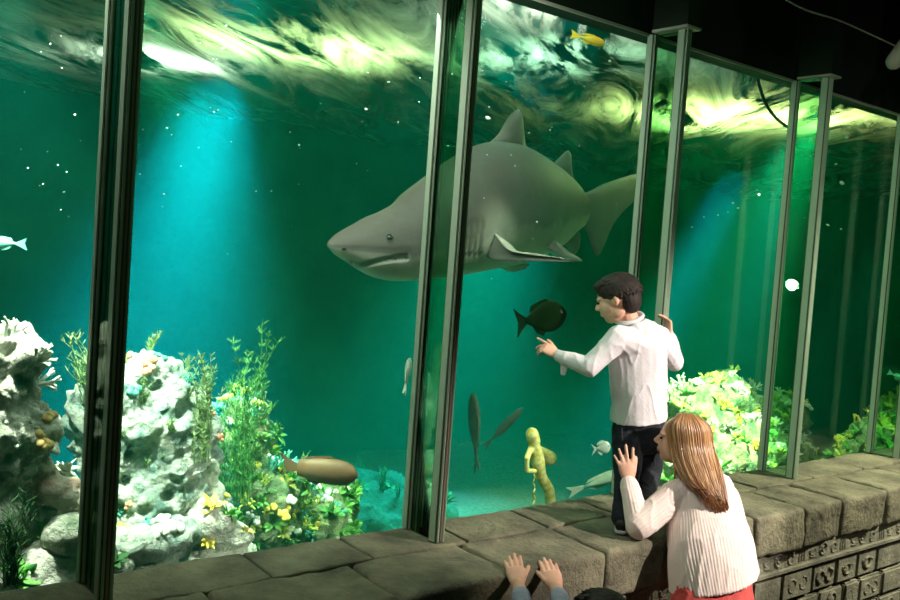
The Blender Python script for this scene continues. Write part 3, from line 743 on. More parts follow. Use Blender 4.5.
    # eye and teeth lie on the near cheek
    dg = bpy.context.evaluated_depsgraph_get(); body = [c for c in root.children if c.name.startswith('body')][0]
    bvh = BVHTree.FromObject(body, dg); inv = body.matrix_world.inverted()
    def onskin(x, y):
        q = at(x, y, D=1); d = (q - CAM).normalized(); mw = body.matrix_world
        o_ = inv @ CAM; dd = (inv.to_3x3() @ d).normalized(); h = bvh.ray_cast(o_, dd)
        return (mw @ h[0], (mw.to_3x3() @ h[1]).normalized()) if h[0] is not None else (at(x, y, D=4.7), -FWD)
    M['shark_eye'] = mat('shark_eye', (.02, .025, .02), .15, c2=(.2, .22, .18), scale=3)
    p, nv = onskin(389.5, 237.5); bm = bmesh.new(); x, y = frame(nv)
    ell(bm, p - nv * .002, (x * .018, y * .015, nv * .014)); under(from_bm('eye', bm, M['shark_eye'], smooth=True), root)
    bm = bmesh.new(); pts = [p + nv * .002 + (x * math.cos(a) * .024 + y * math.sin(a) * .019) for a in [i * 2 * math.pi / 20 for i in range(21)]]
    tube(bm, pts, .0025, .0025, 6); e_ = from_bm('eyelid', bm, mat('eyelid_skin', (.2, .2, .17), .6), smooth=True); under(e_, root)
    p, nv = onskin(344, 249); bm = bmesh.new(); x, y = frame(nv); ell(bm, p, (x * .012, y * .006, nv * .004)); under(from_bm('nostril', bm, M['shark_eye'], smooth=True), root)
    M['tooth'] = mat('tooth', (.75, .75, .62), .3)
    rt = random.Random(3)
    for jaw, dy, sg in (('lower_teeth', 3.2, 1), ('upper_teeth', -2.0, -1)):
        bm = bmesh.new()
        for i in range(15):
            X = 358 + i * 3.2 + rt.uniform(-.4, .4); yy = 263.5
            for (xa, ya), (xb, yb) in zip(mo[:-1], mo[1:]):
                if xa <= X <= xb: yy = ya + (yb - ya) * (X - xa) / (xb - xa)
            p, nv = onskin(X, yy + dy); L_ = rt.uniform(.014, .024)
            capsule(bm, p - nv * .008, p + nv * .004 + Vector((0, 0, sg * L_)), .0042, .001, 6)
        under(from_bm(jaw, bm, M['tooth'], smooth=True), root)
    return root
SHARK = shark()

# ---------------------------------------------------------------- small fish
def fish(name, label, cat, c, heading, L, H, T, m, finm=None, tail=.22, forked=.5, up=Vector((0, 0, 1)), prof=None, group=None, eye=True, dorsal=.12):
    """c: centre, heading: the way it points, L length, H height, T thickness"""
    f = Vector(heading).normalized(); s = f.cross(up).normalized(); u = s.cross(f)
    root = thing(name, label, cat, tuple(c), group); bm = bmesh.new()
    prof = prof or [(0, .06), (.06, .45), (.16, .78), (.3, .97), (.42, 1), (.58, .86), (.74, .55), (.88, .26), (1, .16)]
    body = L * (1 - tail); st = Vector(c) + f * L / 2
    loft(bm, [(st - f * body * t, max(T / 2 * h ** .8, .001), max(H / 2 * h, .001), -f) for t, h in prof], 20, u)
    under(from_bm('body', bm, m, smooth=True), root)
    finm = finm or m
    def flat(nm, pts, th=.003):
        bm = bmesh.new(); P = [st + f * x * L + u * z * H for x, z in pts]
        a = [bm.verts.new(p + s * th) for p in P]; b = [bm.verts.new(p - s * th) for p in P]
        bm.faces.new(a); bm.faces.new(b[::-1])
        for i in range(len(P)): j = (i + 1) % len(P); bm.faces.new((a[j], a[i], b[i], b[j]))
        under(from_bm(nm, bm, finm), root)
    e = 1 - tail
    flat('tail_fin', [(-e + .03, .08), (-e - tail * .5, .28), (-1, .48), (-1 + tail * forked, 0), (-1, -.48), (-e - tail * .5, -.28), (-e + .03, -.08)])
    if dorsal:
        flat('dorsal_fin', [(-.22, .40), (-.36, .46 + dorsal), (-.50, .44 + dorsal * .8), (-.66, .36 + dorsal * .6), (-.70, .24), (-.45, .36)])
        flat('anal_fin', [(-.42, -.40), (-.50, -.46 - dorsal), (-.62, -.38 - dorsal * .6), (-.68, -.24), (-.5, -.34)])
    if eye:
        bm = bmesh.new(); r = min(H * .07, .014); sg = 1 if s.dot(CAM - Vector(c)) > 0 else -1
        ell(bm, st - f * L * .13 + u * H * .1 + s * sg * T * .30, (f * r, u * r, s * r * .6)); under(from_bm('eye', bm, M['shark_eye'], smooth=True), root)
    return root
def hd(dx, dy, dz): return RT * dx + UP * dy + FWD * dz   # a direction as seen from where the visitors stand
FM = {'dark': mat('dark_fish', (.003, .012, .002), .95, spec=.05, c2=(.006, .022, .004), scale=20), 'silver': mat('silver_fish', (.75, .85, .78), .35, c2=(.95, .98, .9), scale=20),
      'yellow': mat('yellow_fish', (.9, .55, .02), .5, c2=(.85, .75, .05), scale=8), 'brown': mat('brown_fish', (.13, .06, .035), .6, c2=(.17, .085, .05), scale=6),
      'cyan': mat('pale_cyan_fish', (.2, .75, .6), .5, c2=(.35, .9, .75), scale=8), 'grey': mat('grey_fish', (.05, .075, .06), .6, c2=(.08, .11, .09), scale=8), 'pale': mat('pale_fish', (.5, .62, .5), .6, c2=(.65, .75, .6), scale=8)}
fish('triggerfish', 'dark green oval fish above the pointing hand of the boy', 'fish', at(541, 318, Y=.35), hd(.95, .18, .25), .29, .165, .06, FM['dark'], None, .20, .3, prof=[(0, .12), (.06, .45), (.18, .8), (.35, 1), (.52, .98), (.7, .78), (.85, .45), (1, .16)])
fish('silver_fish', 'small bright silver fish left of the dark jeans of the boy', 'fish', at(601, 448, Y=.9), hd(1, .12, .2), .135, .085, .03, FM['silver'], None, .25, .6)
fish('spadefish', 'yellow fish near the surface by the bright white reflection', 'fish', at(588, 39, Y=.6), hd(.95, -.18, .3), .22, .055, .035, FM['yellow'], None, .28, .2)
fish('grouper', 'plump brown fish hovering over the reef slope', 'fish', at(318, 470, Y=1.35), hd(1, -.12, -.1), .46, .15, .10, FM['brown'], None, .25, .3, prof=[(0, .15), (.05, .5), (.15, .85), (.35, 1), (.6, .95), (.8, .8), (1, .6)])
fish('cyan_fish', 'pale cyan fish cut off by the photo edge above the white column', 'fish', at(3, 243, Y=.9), hd(-1, .05, .1), .20, .05, .03, FM['cyan'], None, .2, .2)
fish('cyan_fish', 'pale cyan fish close to the most distant glass fin', 'fish', at(898, 377, Y=.9), hd(.9, -.45, .1), .22, .06, .03, FM['cyan'], None, .2, .2)
fish('pale_fish', 'small pale fish half hidden behind the slim back post', 'fish', at(407, 376, Y=.8), hd(.15, 1, .3), .20, .06, .035, FM['pale'], None, .3, .5)
fish('pale_fish', 'pale fish tail showing between the two green posts near the ledge', 'fish', at(428, 505, Y=.6), hd(.30, 1, .2), .26, .055, .04, FM['silver'], None, .4, .3)
fish('grey_fish', 'dim grey fish diving tail down below the shark', 'fish', at(475, 432, Y=1.6), hd(-.05, 1, .3), .55, .13, .08, FM['grey'], None, .2, .5)
fish('grey_fish', 'faint grey fish slanting upward beside the diving one', 'fish', at(503, 428, Y=2.0), hd(.75, .7, .3), .45, .07, .05, FM['grey'], None, .2, .5)
fish('ray_fish', 'pale flat fish gliding low behind the feet of the boy', 'fish', at(600, 481, Y=1.1), hd(1, .32, .2), .5, .085, .10, FM['pale'], None, .25, .3, eye=False)

# yellow figure statue
M['statue'] = mat('yellow_encrusted', (.55, .50, .08), .85, c2=(.85, .80, .30), scale=25, bump=.8, bscale=50, bdist=.01)
bm = bmesh.new(); sy = .9
def sp_(x, y, dy=0): return at(x, y, Y=sy + dy)
capsule(bm, sp_(532, 434), sp_(534, 441), 0.041, 0.041); capsule(bm, sp_(534, 443), sp_(538, 462), 0.035, 0.046)
capsule(bm, sp_(539, 451, .03), sp_(549, 458, .04), 0.035, 0.049); capsule(bm, sp_(538, 462), sp_(541, 476), 0.043, 0.035)
capsule(bm, sp_(531, 448), sp_(527, 458, -.03), 0.019, 0.018); capsule(bm, sp_(527, 458, -.03), sp_(527, 470, -.02), 0.016, 0.015); capsule(bm, sp_(527, 471, -.02), sp_(535, 471, -.03), 0.014, 0.014)
capsule(bm, sp_(541, 476), sp_(549, 490), 0.035, 0.035); capsule(bm, sp_(549, 490), sp_(552, 512), 0.035, 0.032)
r_ = thing('diver_statue', 'yellow encrusted figure statue bent forward beside a hanging chain', 'statue', tuple(sp_(552, 512)))
me = voxel(bm, .007, 2); under(link('figure', me, None, M['statue']), r_)
bm = bmesh.new(); tube(bm, [sp_(534 + .9 * math.sin(i * 1.7), 474 + i * 3) for i in range(14)], .006, .006, 6); under(from_bm('chain', bm, M['statue'], smooth=True), r_)

# white flecks drifting in the water
M['fleck'] = mat('white_fleck', (.9, .95, .88), .5)
bm = bmesh.new(); bmesh.ops.create_icosphere(bm, subdivisions=1, radius=1)
fme = bpy.data.meshes.new('food_fleck'); bm.to_mesh(fme); bm.free(); fme.materials.append(M['fleck']); fme.polygons.foreach_set('use_smooth', [True] * len(fme.polygons))
spots = [(178, 115, 3), (167, 128, 3), (214, 112, 3), (218, 110, 2), (181, 166, 2), (140, 174, 2), (164, 194, 3), (226, 26, 3), (488, 118, 5), (483, 71, 3), (446, 44, 2.5), (452, 74, 2), (448, 146, 3.5), (366, 109, 4), (368, 73, 3), (419, 102, 2), (388, 82, 2), (389, 82, 2), (489, 107, 2), (529, 133, 2), (552, 127, 2), (550, 130, 2), (579, 146, 2), (511, 155, 2), (515, 166, 2), (848, 128, 4), (847, 137, 4), (836, 164, 3), (842, 183, 4), (872, 118, 2), (812, 138, 2), (828, 225, 3), (841, 229, 2.5), (733, 203, 3), (738, 208, 3), (718, 215, 2), (704, 217, 2), (692, 227, 2), (757, 190, 2), (759, 195, 2), (741, 192, 2), (610, 61, 3), (619, 107, 2), (604, 114, 2), (61, 36, 2), (62, 68, 2), (75, 115, 2), (58, 165, 2), (28, 168, 2), (43, 184, 2), (64, 192, 2), (200, 43, 2), (195, 42, 2), (223, 48, 2), (213, 59, 2), (299, 145, 2), (420, 78, 1.5), (407, 37, 1.5), (362, 122, 1.5), (484, 198, 2), (537, 222, 2), (487, 155, 2)]
rf = random.Random(12)
for i in range(60):
    spots.append((rf.uniform(15, 895), abs(rf.gauss(150, 55)) + 10, rf.uniform(.8, 1.7)))
for i, (x, y, s) in enumerate(spots):
    if 1 < 0: continue
    Yd = rf.uniform(.15, .75)
    p = at(x, y, Y=Yd)
    if p.z > SURF - .15: continue
    o = bpy.data.objects.new('food_fleck', fme); COL.objects.link(o); o.location = p; r = s * .42 * (p - CAM).length / FPX
    o.scale = (r * rf.uniform(1, 1.7), r, r * rf.uniform(.6, 1)); o.rotation_euler = (rf.uniform(-.5, .5), rf.uniform(-.5, .5), rf.uniform(0, 3))
    tag(o, ('bright white fleck' if s > 2.4 else 'small white fleck' if s > 1.7 else 'tiny white speck') + (' near the surface ' if y < 70 else ' drifting ' if y < 160 else ' low in the water ') + ('left of the dark post' if x < 100 else 'above the pitted tower' if x < 270 else 'ahead of the shark' if x < 420 else 'around the back of the shark' if x < 560 else 'above the tail of the shark' if x < 650 else 'above the bright coral mound' if x < 790 else 'between the far glass fins'), 'fleck', 'white flecks drifting in the water')


# ---------------------------------------------------------------- people
M['skin'] = mat('skin', (.72, .40, .27), .55, c2=(.80, .48, .34), scale=14, thr=(.35, .65), sss=.12, bump=.05, bscale=200, bdist=.002)
M['skin_child'] = mat('skin_child', (.78, .42, .28), .55, c2=(.84, .50, .36), scale=14, thr=(.35, .65), sss=.12)
M['eye'] = mat('eye', (.02, .015, .01), .2)
M['shirt'] = mat('white_shirt', (.78, .74, .76), .8, c2=(.84, .80, .82), scale=5, bump=.25, bscale=14, bdist=.02, sheen=.1)
M['jeans'] = mat('dark_jeans', (.006, .008, .014), .9, c2=(.012, .016, .027), scale=40, bump=.3, bscale=30, bdist=.01)
M['seam'] = mat('jeans_seam', (.05, .05, .06), .8)
M['sweater'] = mat('cream_sweater', (.90, .72, .66), .9, c2=(.92, .78, .70), scale=6, sheen=.2, bump=.15, bscale=150, bdist=.003)
M['red'] = mat('red_trousers', (.62, .07, .06), .8, c2=(.70, .10, .085), scale=30, bump=.3, bscale=25, bdist=.01)
M['grey_cloth'] = mat('grey_cloth', (.33, .35, .45), .85, c2=(.38, .40, .5), scale=30, bump=.3, bscale=60)
M['darkhair'] = mat('dark_hair', (.010, .006, .004), .7, c2=(.03, .016, .010), scale=60, spec=.5)
M['shoe'] = mat('black_shoe', (.01, .01, .01), .5)
M['sole'] = mat('grey_sole', (.5, .5, .48), .7)

def hair_mat():
    m = bpy.data.materials.new('long_hair'); m.use_nodes = True; N = m.node_tree.nodes; L = m.node_tree.links; b = N['Principled BSDF']
    b.inputs['Roughness'].default_value = .38; b.inputs['Specular IOR Level'].default_value = .6
    a = N.new('ShaderNodeAttribute'); a.attribute_name = 'strand'; r = N.new('ShaderNodeValToRGB'); e = r.color_ramp.elements
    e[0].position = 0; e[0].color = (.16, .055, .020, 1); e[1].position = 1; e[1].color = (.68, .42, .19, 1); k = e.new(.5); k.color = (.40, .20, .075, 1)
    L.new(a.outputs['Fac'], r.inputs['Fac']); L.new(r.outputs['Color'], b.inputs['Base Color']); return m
M['longhair'] = hair_mat()

def P(x, y, D): return at(x, y, D=D)

def head(bm, c, F, U, h):
    F = F.normalized(); Sd = F.cross(U).normalized(); U = Sd.cross(F)
    def q(f, s, u): return c + F * f * h + Sd * s * h + U * u * h
    def E_(f, s, u, rf_, rs, ru, n=(20, 14)): ell(bm, q(f, s, u), (F * rf_ * h, Sd * rs * h, U * ru * h), n)
    E_(-.06, 0, .10, .45, .36, .39); E_(.12, 0, -.12, .30, .29, .36); E_(.20, 0, -.36, .16, .17, .12)
    for s in (-1, 1):
        E_(.16, s * .17, -.10, .16, .11, .15); E_(.02, s * .20, -.28, .18, .09, .13)
        E_(-.04, s * .355, -.04, .075, .035, .115); E_(-.065, s * .385, -.0, .04, .03, .08)
    capsule(bm, q(.385, 0, .05), q(.47, 0, -.10), .028 * h, .050 * h, 10); E_(.42, -.045, -.125, .045, .04, .03); E_(.42, .045, -.125, .045, .04, .03)
    E_(.34, 0, .08, .08, .22, .05); E_(.385, 0, -.235, .05, .10, .022); E_(.375, 0, -.275, .05, .085, .024)
    return q

def hand(bm, wrist, fd, back, thumb, L, curl=(.2,) * 4, spread=.12, thumb_out=.7, point=None):
    """wrist point, finger direction, back-of-hand normal, side the thumb is on, hand length"""
    f = fd.normalized(); t = (thumb - thumb.dot(f) * f).normalized(); n = back - back.dot(f) * f - back.dot(t) * t; n.normalize()
    W = wrist
    rg = [(W - f * .02, L * .15, L * .12), (W, L * .15, L * .115), (W + f * L * .15, L * .19, L * .10), (W + f * L * .35, L * .22, L * .085), (W + f * L * .50, L * .215, L * .07)]
    loft(bm, rg, 16, n)
    capsule(bm, W + f * L * .10 + t * L * .10 - n * L * .02, W + f * L * .28 + t * L * .19 - n * L * .03, L * .085, L * .065, 10)
    for i, (off, ln, r) in enumerate(((.165, .44, .053), (.055, .50, .055), (-.055, .46, .052), (-.16, .36, .046))):
        b = W + f * L * (.47 - .03 * abs(i - 1)) + t * L * off
        d = (f + t * (spread * (1.2 - .8 * i))).normalized(); cu = curl[i]
        for s, seg in enumerate((.45, .30, .25)):
            a = cu * (.7, 1.0, .8)[s]; d = (d * math.cos(a) - n * math.sin(a)).normalized()
            e = b + d * L * ln * seg; capsule(bm, b, e, L * r * (1 - .08 * s), L * r * (1 - .08 * (s + 1)), 10); b = e
    b = W + f * L * .24 + t * L * .19; d = (f * math.cos(thumb_out) + t * math.sin(thumb_out) - n * .15).normalized()
    for s, seg in enumerate((.22, .17)):
        e = b + d * L * seg; capsule(bm, b, e, L * .056, L * .048, 10); b = e; d = (d + f * .25 - n * .1).normalized()

def cloth_from(bm, vox, smooth_, m, name, root, wr=.004, ws=9, ribs=None, seed=0, stretch=None):
    me = voxel(bm, vox, smooth_)
    b2 = bmesh.new(); b2.from_mesh(me); bpy.data.meshes.remove(me); b2.normal_update()
    off = Vector((seed * 5.1, seed, 2))
    for v in b2.verts:
        p = v.co
        if stretch is not None: p = p - stretch * p.dot(stretch) * .7
        d = wr * (noise.noise(p * ws + off) + .7 * (1 - 2 * abs(noise.noise(p * ws * 1.9 + off))) ** 3)
        if ribs:
            best = None
            for a, b, n_, amp in ribs:
                ab = b - a; t = max(0, min(1, (v.co - a).dot(ab) / ab.length_squared)); q = v.co - (a + ab * t); R_ = q.length
                sc = R_ / n_
                if best is None or sc < best[0]: best = (sc, a, ab, n_, amp, q)
            _, a, ab, n_, amp, q = best; x, y = frame(ab, FWD); an = math.atan2(q.dot(y), q.dot(x))
            d += amp * (abs(math.sin(n_ * an * .5)) * 2 - 1)
        v.co += v.normal * d
    return under(from_bm(name, b2, m, smooth=True), root)

# ---- boy standing on the ledge
def boy():
    root = thing('person', 'boy in a white shirt and dark jeans standing on the ledge, pointing at the glass', 'person', tuple(at(630, 522, Z=0)))
    D0 = 4.30; fz = .016
    lsh, rsh = P(619, 338, 4.24), P(657, 336, 4.40)
    lel, lwr = P(590, 367, 4.22), P(559, 356, 4.29)
    rel, rwr = P(674, 362, 4.50), P(669.5, 334, 4.50)
    hipL, hipR = P(628, 444, 4.30), P(651, 442, 4.40)
    knL, knR = P(627, 474, 4.25), P(648, 474, 4.38)
    fL, fR = at(622, 521, Z=.05), at(642, 516, Z=.05)
    tors = [(P(633, 324, 4.32), .060, .055), (P(636, 331, 4.32), .115, .070), (P(637, 345, 4.32), .132, .085), (P(638, 370, 4.32), .125, .085), (P(639, 400, 4.32), .112, .080), (P(639, 419, 4.34), .118, .085)]
    hc = P(617, 299, 4.33); F = hd(-.86, -.24, .40); U = (UP + RT * -.20 + FWD * .05).normalized(); h = .222
    bm = bmesh.new()
    q = head(bm, hc, F, U, h); capsule(bm, P(623, 308, 4.34), P(632, 326, 4.33), .046, .050)
    loft(bm, [(c, a - .012, b - .012) for c, a, b in tors], 20, FWD); loft(bm, [(P(639, 415, 4.34), .10, .075), (P(639, 436, 4.34), .112, .08), (P(639, 448, 4.34), .09, .07)], 20, FWD)
    for a, b, c, r in ((lsh, lel, lwr, (.042, .032, .022)), (rsh, rel, rwr, (.042, .032, .022))):
        capsule(bm, a, b, r[0], r[1]); capsule(bm, b, c, r[1], r[2])
    for a, b, c in ((hipL, knL, fL), (hipR, knR, fR)):
        capsule(bm, a, b, .062, .045); capsule(bm, b, c, .045, .032)
    # pointing hand: index straight, the others bent; the other hand closed on the fin's post
    tip = at(537.5, 343, Y=-.012)
    hand(bm, lwr + (tip - lwr).normalized() * .004, tip - lwr, hd(.1, .8, -.5), hd(.1, .75, .65), .150, (.05, .75, .95, 1.0), .05, .5)
    hand(bm, rwr, hd(-.05, 1, .15), hd(1, .1, -.35), hd(-.3, .2, .9), .130, (.8, .85, .9, .9), .02, .7)
    me = voxel(bm, .0042, 2); under(link('body', me, None, M['skin_child']), root)
    # eyes
    for s in (-1, 1):
        bm = bmesh.new(); c = q(.375, s * .145, .0); ell(bm, c, (F * .008, F.cross(U) * .012, U * .006)); under(from_bm('eye', bm, M['eye'], smooth=True), root)
    # hair: a cap with short tufts
    bm = bmesh.new(); Sd = F.cross(U).normalized(); Un = Sd.cross(F.normalized()); Fn = F.normalized()
    ell(bm, q(-.09, 0, .17), (Fn * .47 * h, Sd * .395 * h, Un * .385 * h)); ell(bm, q(-.26, 0, -.02), (Fn * .26 * h, Sd * .33 * h, Un * .36 * h)); ell(bm, q(.22, 0, .33), (Fn * .22 * h, Sd * .28 * h, Un * .14 * h))
    r = random.Random(4)
    for i in range(900):
        th = r.uniform(0, 6.283); ph = math.acos(r.uniform(-.25, 1)); d = Vector((math.sin(ph) * math.cos(th), math.sin(ph) * math.sin(th), math.cos(ph)))
        if d.x > .45 and d.z < .45: continue
        base = q(-.09, 0, .17) + Fn * d.x * .45 * h + Sd * d.y * .375 * h + Un * d.z * .37 * h
        dirn = (Fn * (d.x * .3 + .75) + Sd * d.y * .5 + Un * (d.z * .35 - .25)).normalized() if d.z > .45 else (Fn * (d.x * .4 - .1) + Sd * d.y * .35 - Un * .8).normalized()
        capsule(bm, base, base + dirn * r.uniform(.018, .032) - (base - q(-.09, 0, .17)).normalized() * .004, .0036, .0018, 5)
    under(link('hair', voxel(bm, .0032, 1), None, M['darkhair']), root)
    # shirt
    bm = bmesh.new(); loft(bm, [(c, a + .004, b + .006) for c, a, b in tors[:1]] + [(c, a + .012, b + .012) for c, a, b in tors[1:-1]] + [(tors[-1][0], .134, .104)], 24, FWD)
    capsule(bm, lsh, lel, .060, .046); capsule(bm, lel, lwr - (lwr - lel).normalized() * .0, .044, .031); capsule(bm, rsh, rel, .058, .046); capsule(bm, rel, rwr - (rwr - rel).normalized() * .02, .044, .032)
    capsule(bm, lsh, P(634, 345, 4.3), .06, .09); capsule(bm, rsh, P(640, 345, 4.34), .058, .09)
    # trailing open cuff under the pointing wrist
    loft(bm, [(P(565, 362, 4.28), .018, .014), (P(564, 369, 4.28), .016, .010), (P(563, 375, 4.28), .013, .007)], 12, FWD)
    cloth_from(bm, .0045, 3, M['shirt'], 'shirt', root, .0055, 9, seed=1, stretch=UP)
    bm = bmesh.new(); pts = []
    for i in range(25):
        a = 2 * math.pi * i / 24; pts.append(P(629.5, 319.5, 4.335) + RT * .060 * math.cos(a) + (FWD * .058 + UP * .018) * math.sin(a) + UP * (.006 + .016 * math.cos(a)))
    tube(bm, pts, .011, .011, 8); under(from_bm('collar', bm, M['shirt'], smooth=True), root)
    
    # jeans
    bm = bmesh.new(); loft(bm, [(P(639, 417, 4.34), .112, .084), (P(638.5, 430, 4.34), .124, .092), (P(638.5, 446, 4.34), .128, .088), (P(639, 453, 4.34), .10, .07)], 24, FWD)
    for a, b, c in ((hipL, knL, fL), (hipR, knR, fR)):
        capsule(bm, a, b, .074, .060); capsule(bm, b, c + UP * .01, .057, .046)
    j = cloth_from(bm, .005, 2, M['jeans'], 'jeans', root, .004, 11, seed=2)
    bm = bmesh.new(); pc = [P(622, 428, 4.232), P(637, 428, 4.232), P(637, 441, 4.232), P(630, 444, 4.232), P(622, 441, 4.232), P(622, 428, 4.232)]
    tube(bm, pc, .0016, .0016, 5); sm_ = from_bm('pocket_seam', bm, M['seam'], smooth=True); under(sm_, j)
    for c, d in ((fL, hd(.25, 0, 1)), (fR, hd(.2, 0, 1))):
        d = Vector((d.x, d.y, 0)).normalized(); g = Vector((c.x, c.y, 0)); bm = bmesh.new()
        loft(bm, [(g - d * .05 + Vector((0, 0, .04)), .026, .024), (g + Vector((0, 0, .045)), .031, .034), (g + d * .07 + Vector((0, 0, .036)), .035, .026), (g + d * .14 + Vector((0, 0, .030)),   .028, .018)], 14, Vector((0, 0, 1)))
        s_ = under(from_bm('shoe', bm, M['shoe'], smooth=True), root)
        bm = bmesh.new(); loft(bm, [(g - d * .055 + Vector((0, 0, .013)), .022, .008), (g - d * .02 + Vector((0, 0, .013)), .032, .008), (g + d * .08 + Vector((0, 0, .013)), .036, .008), (g + d * .15 + Vector((0, 0, .013)), .028, .008)], 14, Vector((0, 0, 1)))
        under(from_bm('sole', bm, M['sole'], smooth=True), s_)
boy()

# ---- woman leaning over the ledge
def woman():
    hip = P(713, 602, 3.83)
    root = thing('person', 'woman in a cream ribbed sweater and red trousers leaning over the ledge', 'person', (hip.x, hip.y, FZ))
    hc = P(681.5, 440, 4.16); F = hd(-.93, .16, .28); U = (UP + RT * .12 - FWD * .12).normalized(); h = .235
    lsh, lel, lwr = P(678, 494, 4.06), P(639, 526, 3.97), P(629, 482, 4.12)
    rsh, rel = P(719, 487, 4.16), P(727, 508, 4.42); rwr = at(700, 508, Z=.045)
    tors = [(P(690, 476, 4.12), .060, .055), (P(695, 484, 4.11), .120, .085), (P(701, 500, 4.08), .155, .105), (P(706, 525, 4.02), .162, .115), (P(711, 548, 3.95), .174, .122), (P(713, 568, 3.915), .182, .128), (P(713, 584, 3.875), .180, .128)]
    legs = []
    for s in (-1, 1):
        a = hip + RT * s * .085 + UP * -.09; kz = -.52; g = Vector((a.x + s * .02, a.y - .02, FZ + .06)); k = a.lerp(g, .5) + FWD * .03; legs.append((a, k, g))
    bm = bmesh.new(); q = head(bm, hc, F, U, h); capsule(bm, P(688, 452, 4.17), P(691, 480, 4.12), .052, .058)
    loft(bm, [(c, a - .015, b - .015) for c, a, b in tors[:-1]] + [(hip, .145, .10), (hip - UP * .08, .14, .10)], 24, FWD)
    for a, b, c, r in ((lsh, lel, lwr, (.046, .036, .025)), (rsh, rel, rwr, (.046, .036, .025))): capsule(bm, a, b, r[0], r[1]); capsule(bm, b, c, r[1], r[2])
    for a, k, g in legs: capsule(bm, a, k, .085, .058); capsule(bm, k, g, .058, .038); capsule(bm, g, g + Vector((0, .14, -.03)), .036, .026)
    hand(bm, lwr, hd(-.16, 1, .12), hd(-.1, 0, -1), hd(1, .1, 0), .168, (.10, .12, .16, .2), .22, .35)
    hand(bm, rwr, hd(-.6, .1, .6), Vector((0, 0, 1)), hd(-.6, 0, -.6), .165, (.05,) * 4, .1, .6)
    under(link('body', voxel(bm, .0048, 2), None, M['skin']), root)
    for s in (-1, 1):
        bm = bmesh.new(); c = q(.375, s * .145, .0); ell(bm, c, (F * .008, F.cross(U) * .013, U * .006)); under(from_bm('eye', bm, M['eye'], smooth=True), root)
    # sweater
    bm = bmesh.new(); loft(bm, [(tors[0][0], .075, .062)] + [(c, a + .010, b + .012) for c, a, b in tors[1:-1]] + [(tors[-1][0], .190, .142, RT * .20 - UP)], 30, FWD)
    capsule(bm, lsh, lel, .068, .062); capsule(bm, lel, lwr + (lel - lwr).normalized() * .012, .060, .040); capsule(bm, lsh, P(698, 505, 4.08), .066, .10); capsule(bm, rsh, P(704, 505, 4.1), .062, .10)
    capsule(bm, rsh, rel, .062, .050); capsule(bm, rel, rwr.lerp(rel, .15), .050, .038)
    cloth_from(bm, .0046, 3, M['sweater'], 'sweater', root, .005, 7, ribs=[(tors[1][0], tors[-1][0], 66, .0013), (lsh, lel, 24, .0012), (lel, lwr, 20, .0012), (rsh, rel, 24, .0012)], seed=3, stretch=UP)
    # trousers
    bm = bmesh.new(); loft(bm, [(P(713, 578, 3.89), .165, .110), (P(713, 586, 3.87), .167, .112), (P(713, 597, 3.85), .170, .115), (hip - UP * .03, .180, .125), (hip - UP * .07, .184, .128), (hip - UP * .12, .165, .11)], 28, FWD)
    for a, k, g in legs: capsule(bm, a, k, .097, .078); capsule(bm, k, g + Vector((0, 0, .04)), .077, .060)
    t_ = cloth_from(bm, .006, 2, M['red'], 'trousers', root, .005, 9, seed=4)
    for a, k, g in legs:
        bm = bmesh.new(); p0 = Vector((g.x, g.y - .06, FZ + .045)); loft(bm, [(p0, .032, .03), (p0 + Vector((0, .08, .01)), .044, .045), (p0 + Vector((0, .17, -.005)), .046, .032), (p0 + Vector((0, .25, -.012)), .030, .018)], 14, Vector((0, 0, 1)))
        under(from_bm('shoe', bm, M['shoe'], smooth=True), root)
    # long hair: strands from the parting over the back of the head down the shoulder
    bm = bmesh.new(); st = bm.verts.layers.float.new('strand'); r = random.Random(9)
    Fn = F.normalized(); Sd = F.cross(U).normalized(); Un = Sd.cross(Fn)
    c0 = q(-.07, 0, .12)
    for v in ell(bm, c0 - Fn * .01, (Fn * .455 * h, Sd * .39 * h, Un * .395 * h), (28, 20)): v[st] = .25
    loft_rs = loft(bm, [(P(690, 446, 4.16), .060, .050), (P(695, 462, 4.12), .080, .055), (P(702, 480, 4.02), .075, .045), (P(711, 500, 3.97), .055, .028)], 20, FWD)
    for rg in loft_rs:
        for v in rg: v[st] = .3
    def skull(x, y, infl, Dfb):
        o_ = CAM - c0; d = (at(x, y, D=1) - CAM).normalized(); ax = ((Fn, .455 * h * infl), (Sd, .39 * h * infl), (Un, .395 * h * infl))
        ov = Vector([o_.dot(a) / r_ for a, r_ in ax]); dv = Vector([d.dot(a) / r_ for a, r_ in ax])
        A_, B_, C_ = dv.dot(dv), ov.dot(dv), ov.dot(ov) - 1; disc = B_ * B_ - A_ * C_
        t = (-B_ - math.sqrt(disc)) / A_ if disc > 0 else -B_ / A_
        p_ = CAM + d * t
        if disc <= 0:
            w_ = p_ - c0; v_ = Vector([w_.dot(a) / r_ for a, r_ in ax]); p_ = c0 + w_ / max(v_.length, 1e-6) if v_.length > 1 else p_
        return p_
    near = 1 if Sd.dot(CAM - hc) > 0 else -1
    for i in range(620):
        u = min(1, max(0, i / 619 + r.uniform(-.01, .01))); lay = r.random()
        b = .94 + .10 * lay
        # parting point and direction over the skull, near side and the crown
        ft = (.36 - .62 * u) * .6; part = c0 + (Un * .395 * math.sqrt(1 - (ft / .455) ** 2) + Fn * ft) * h * min(b + .06, 1.06)
        mid_x = 669 + (717 - 669) * u + r.uniform(-1.5, 1.5)
        bulge = math.sqrt(max(0, 1 - (2 * u - 1) ** 2))
        m0 = skull(mid_x - 8 * (1 - u) + (693 - mid_x) * .58, 417 + 3 * abs(2 * u - 1), b + .08, 4.1); mm = skull(mid_x, 436, b + .08, 4.1)
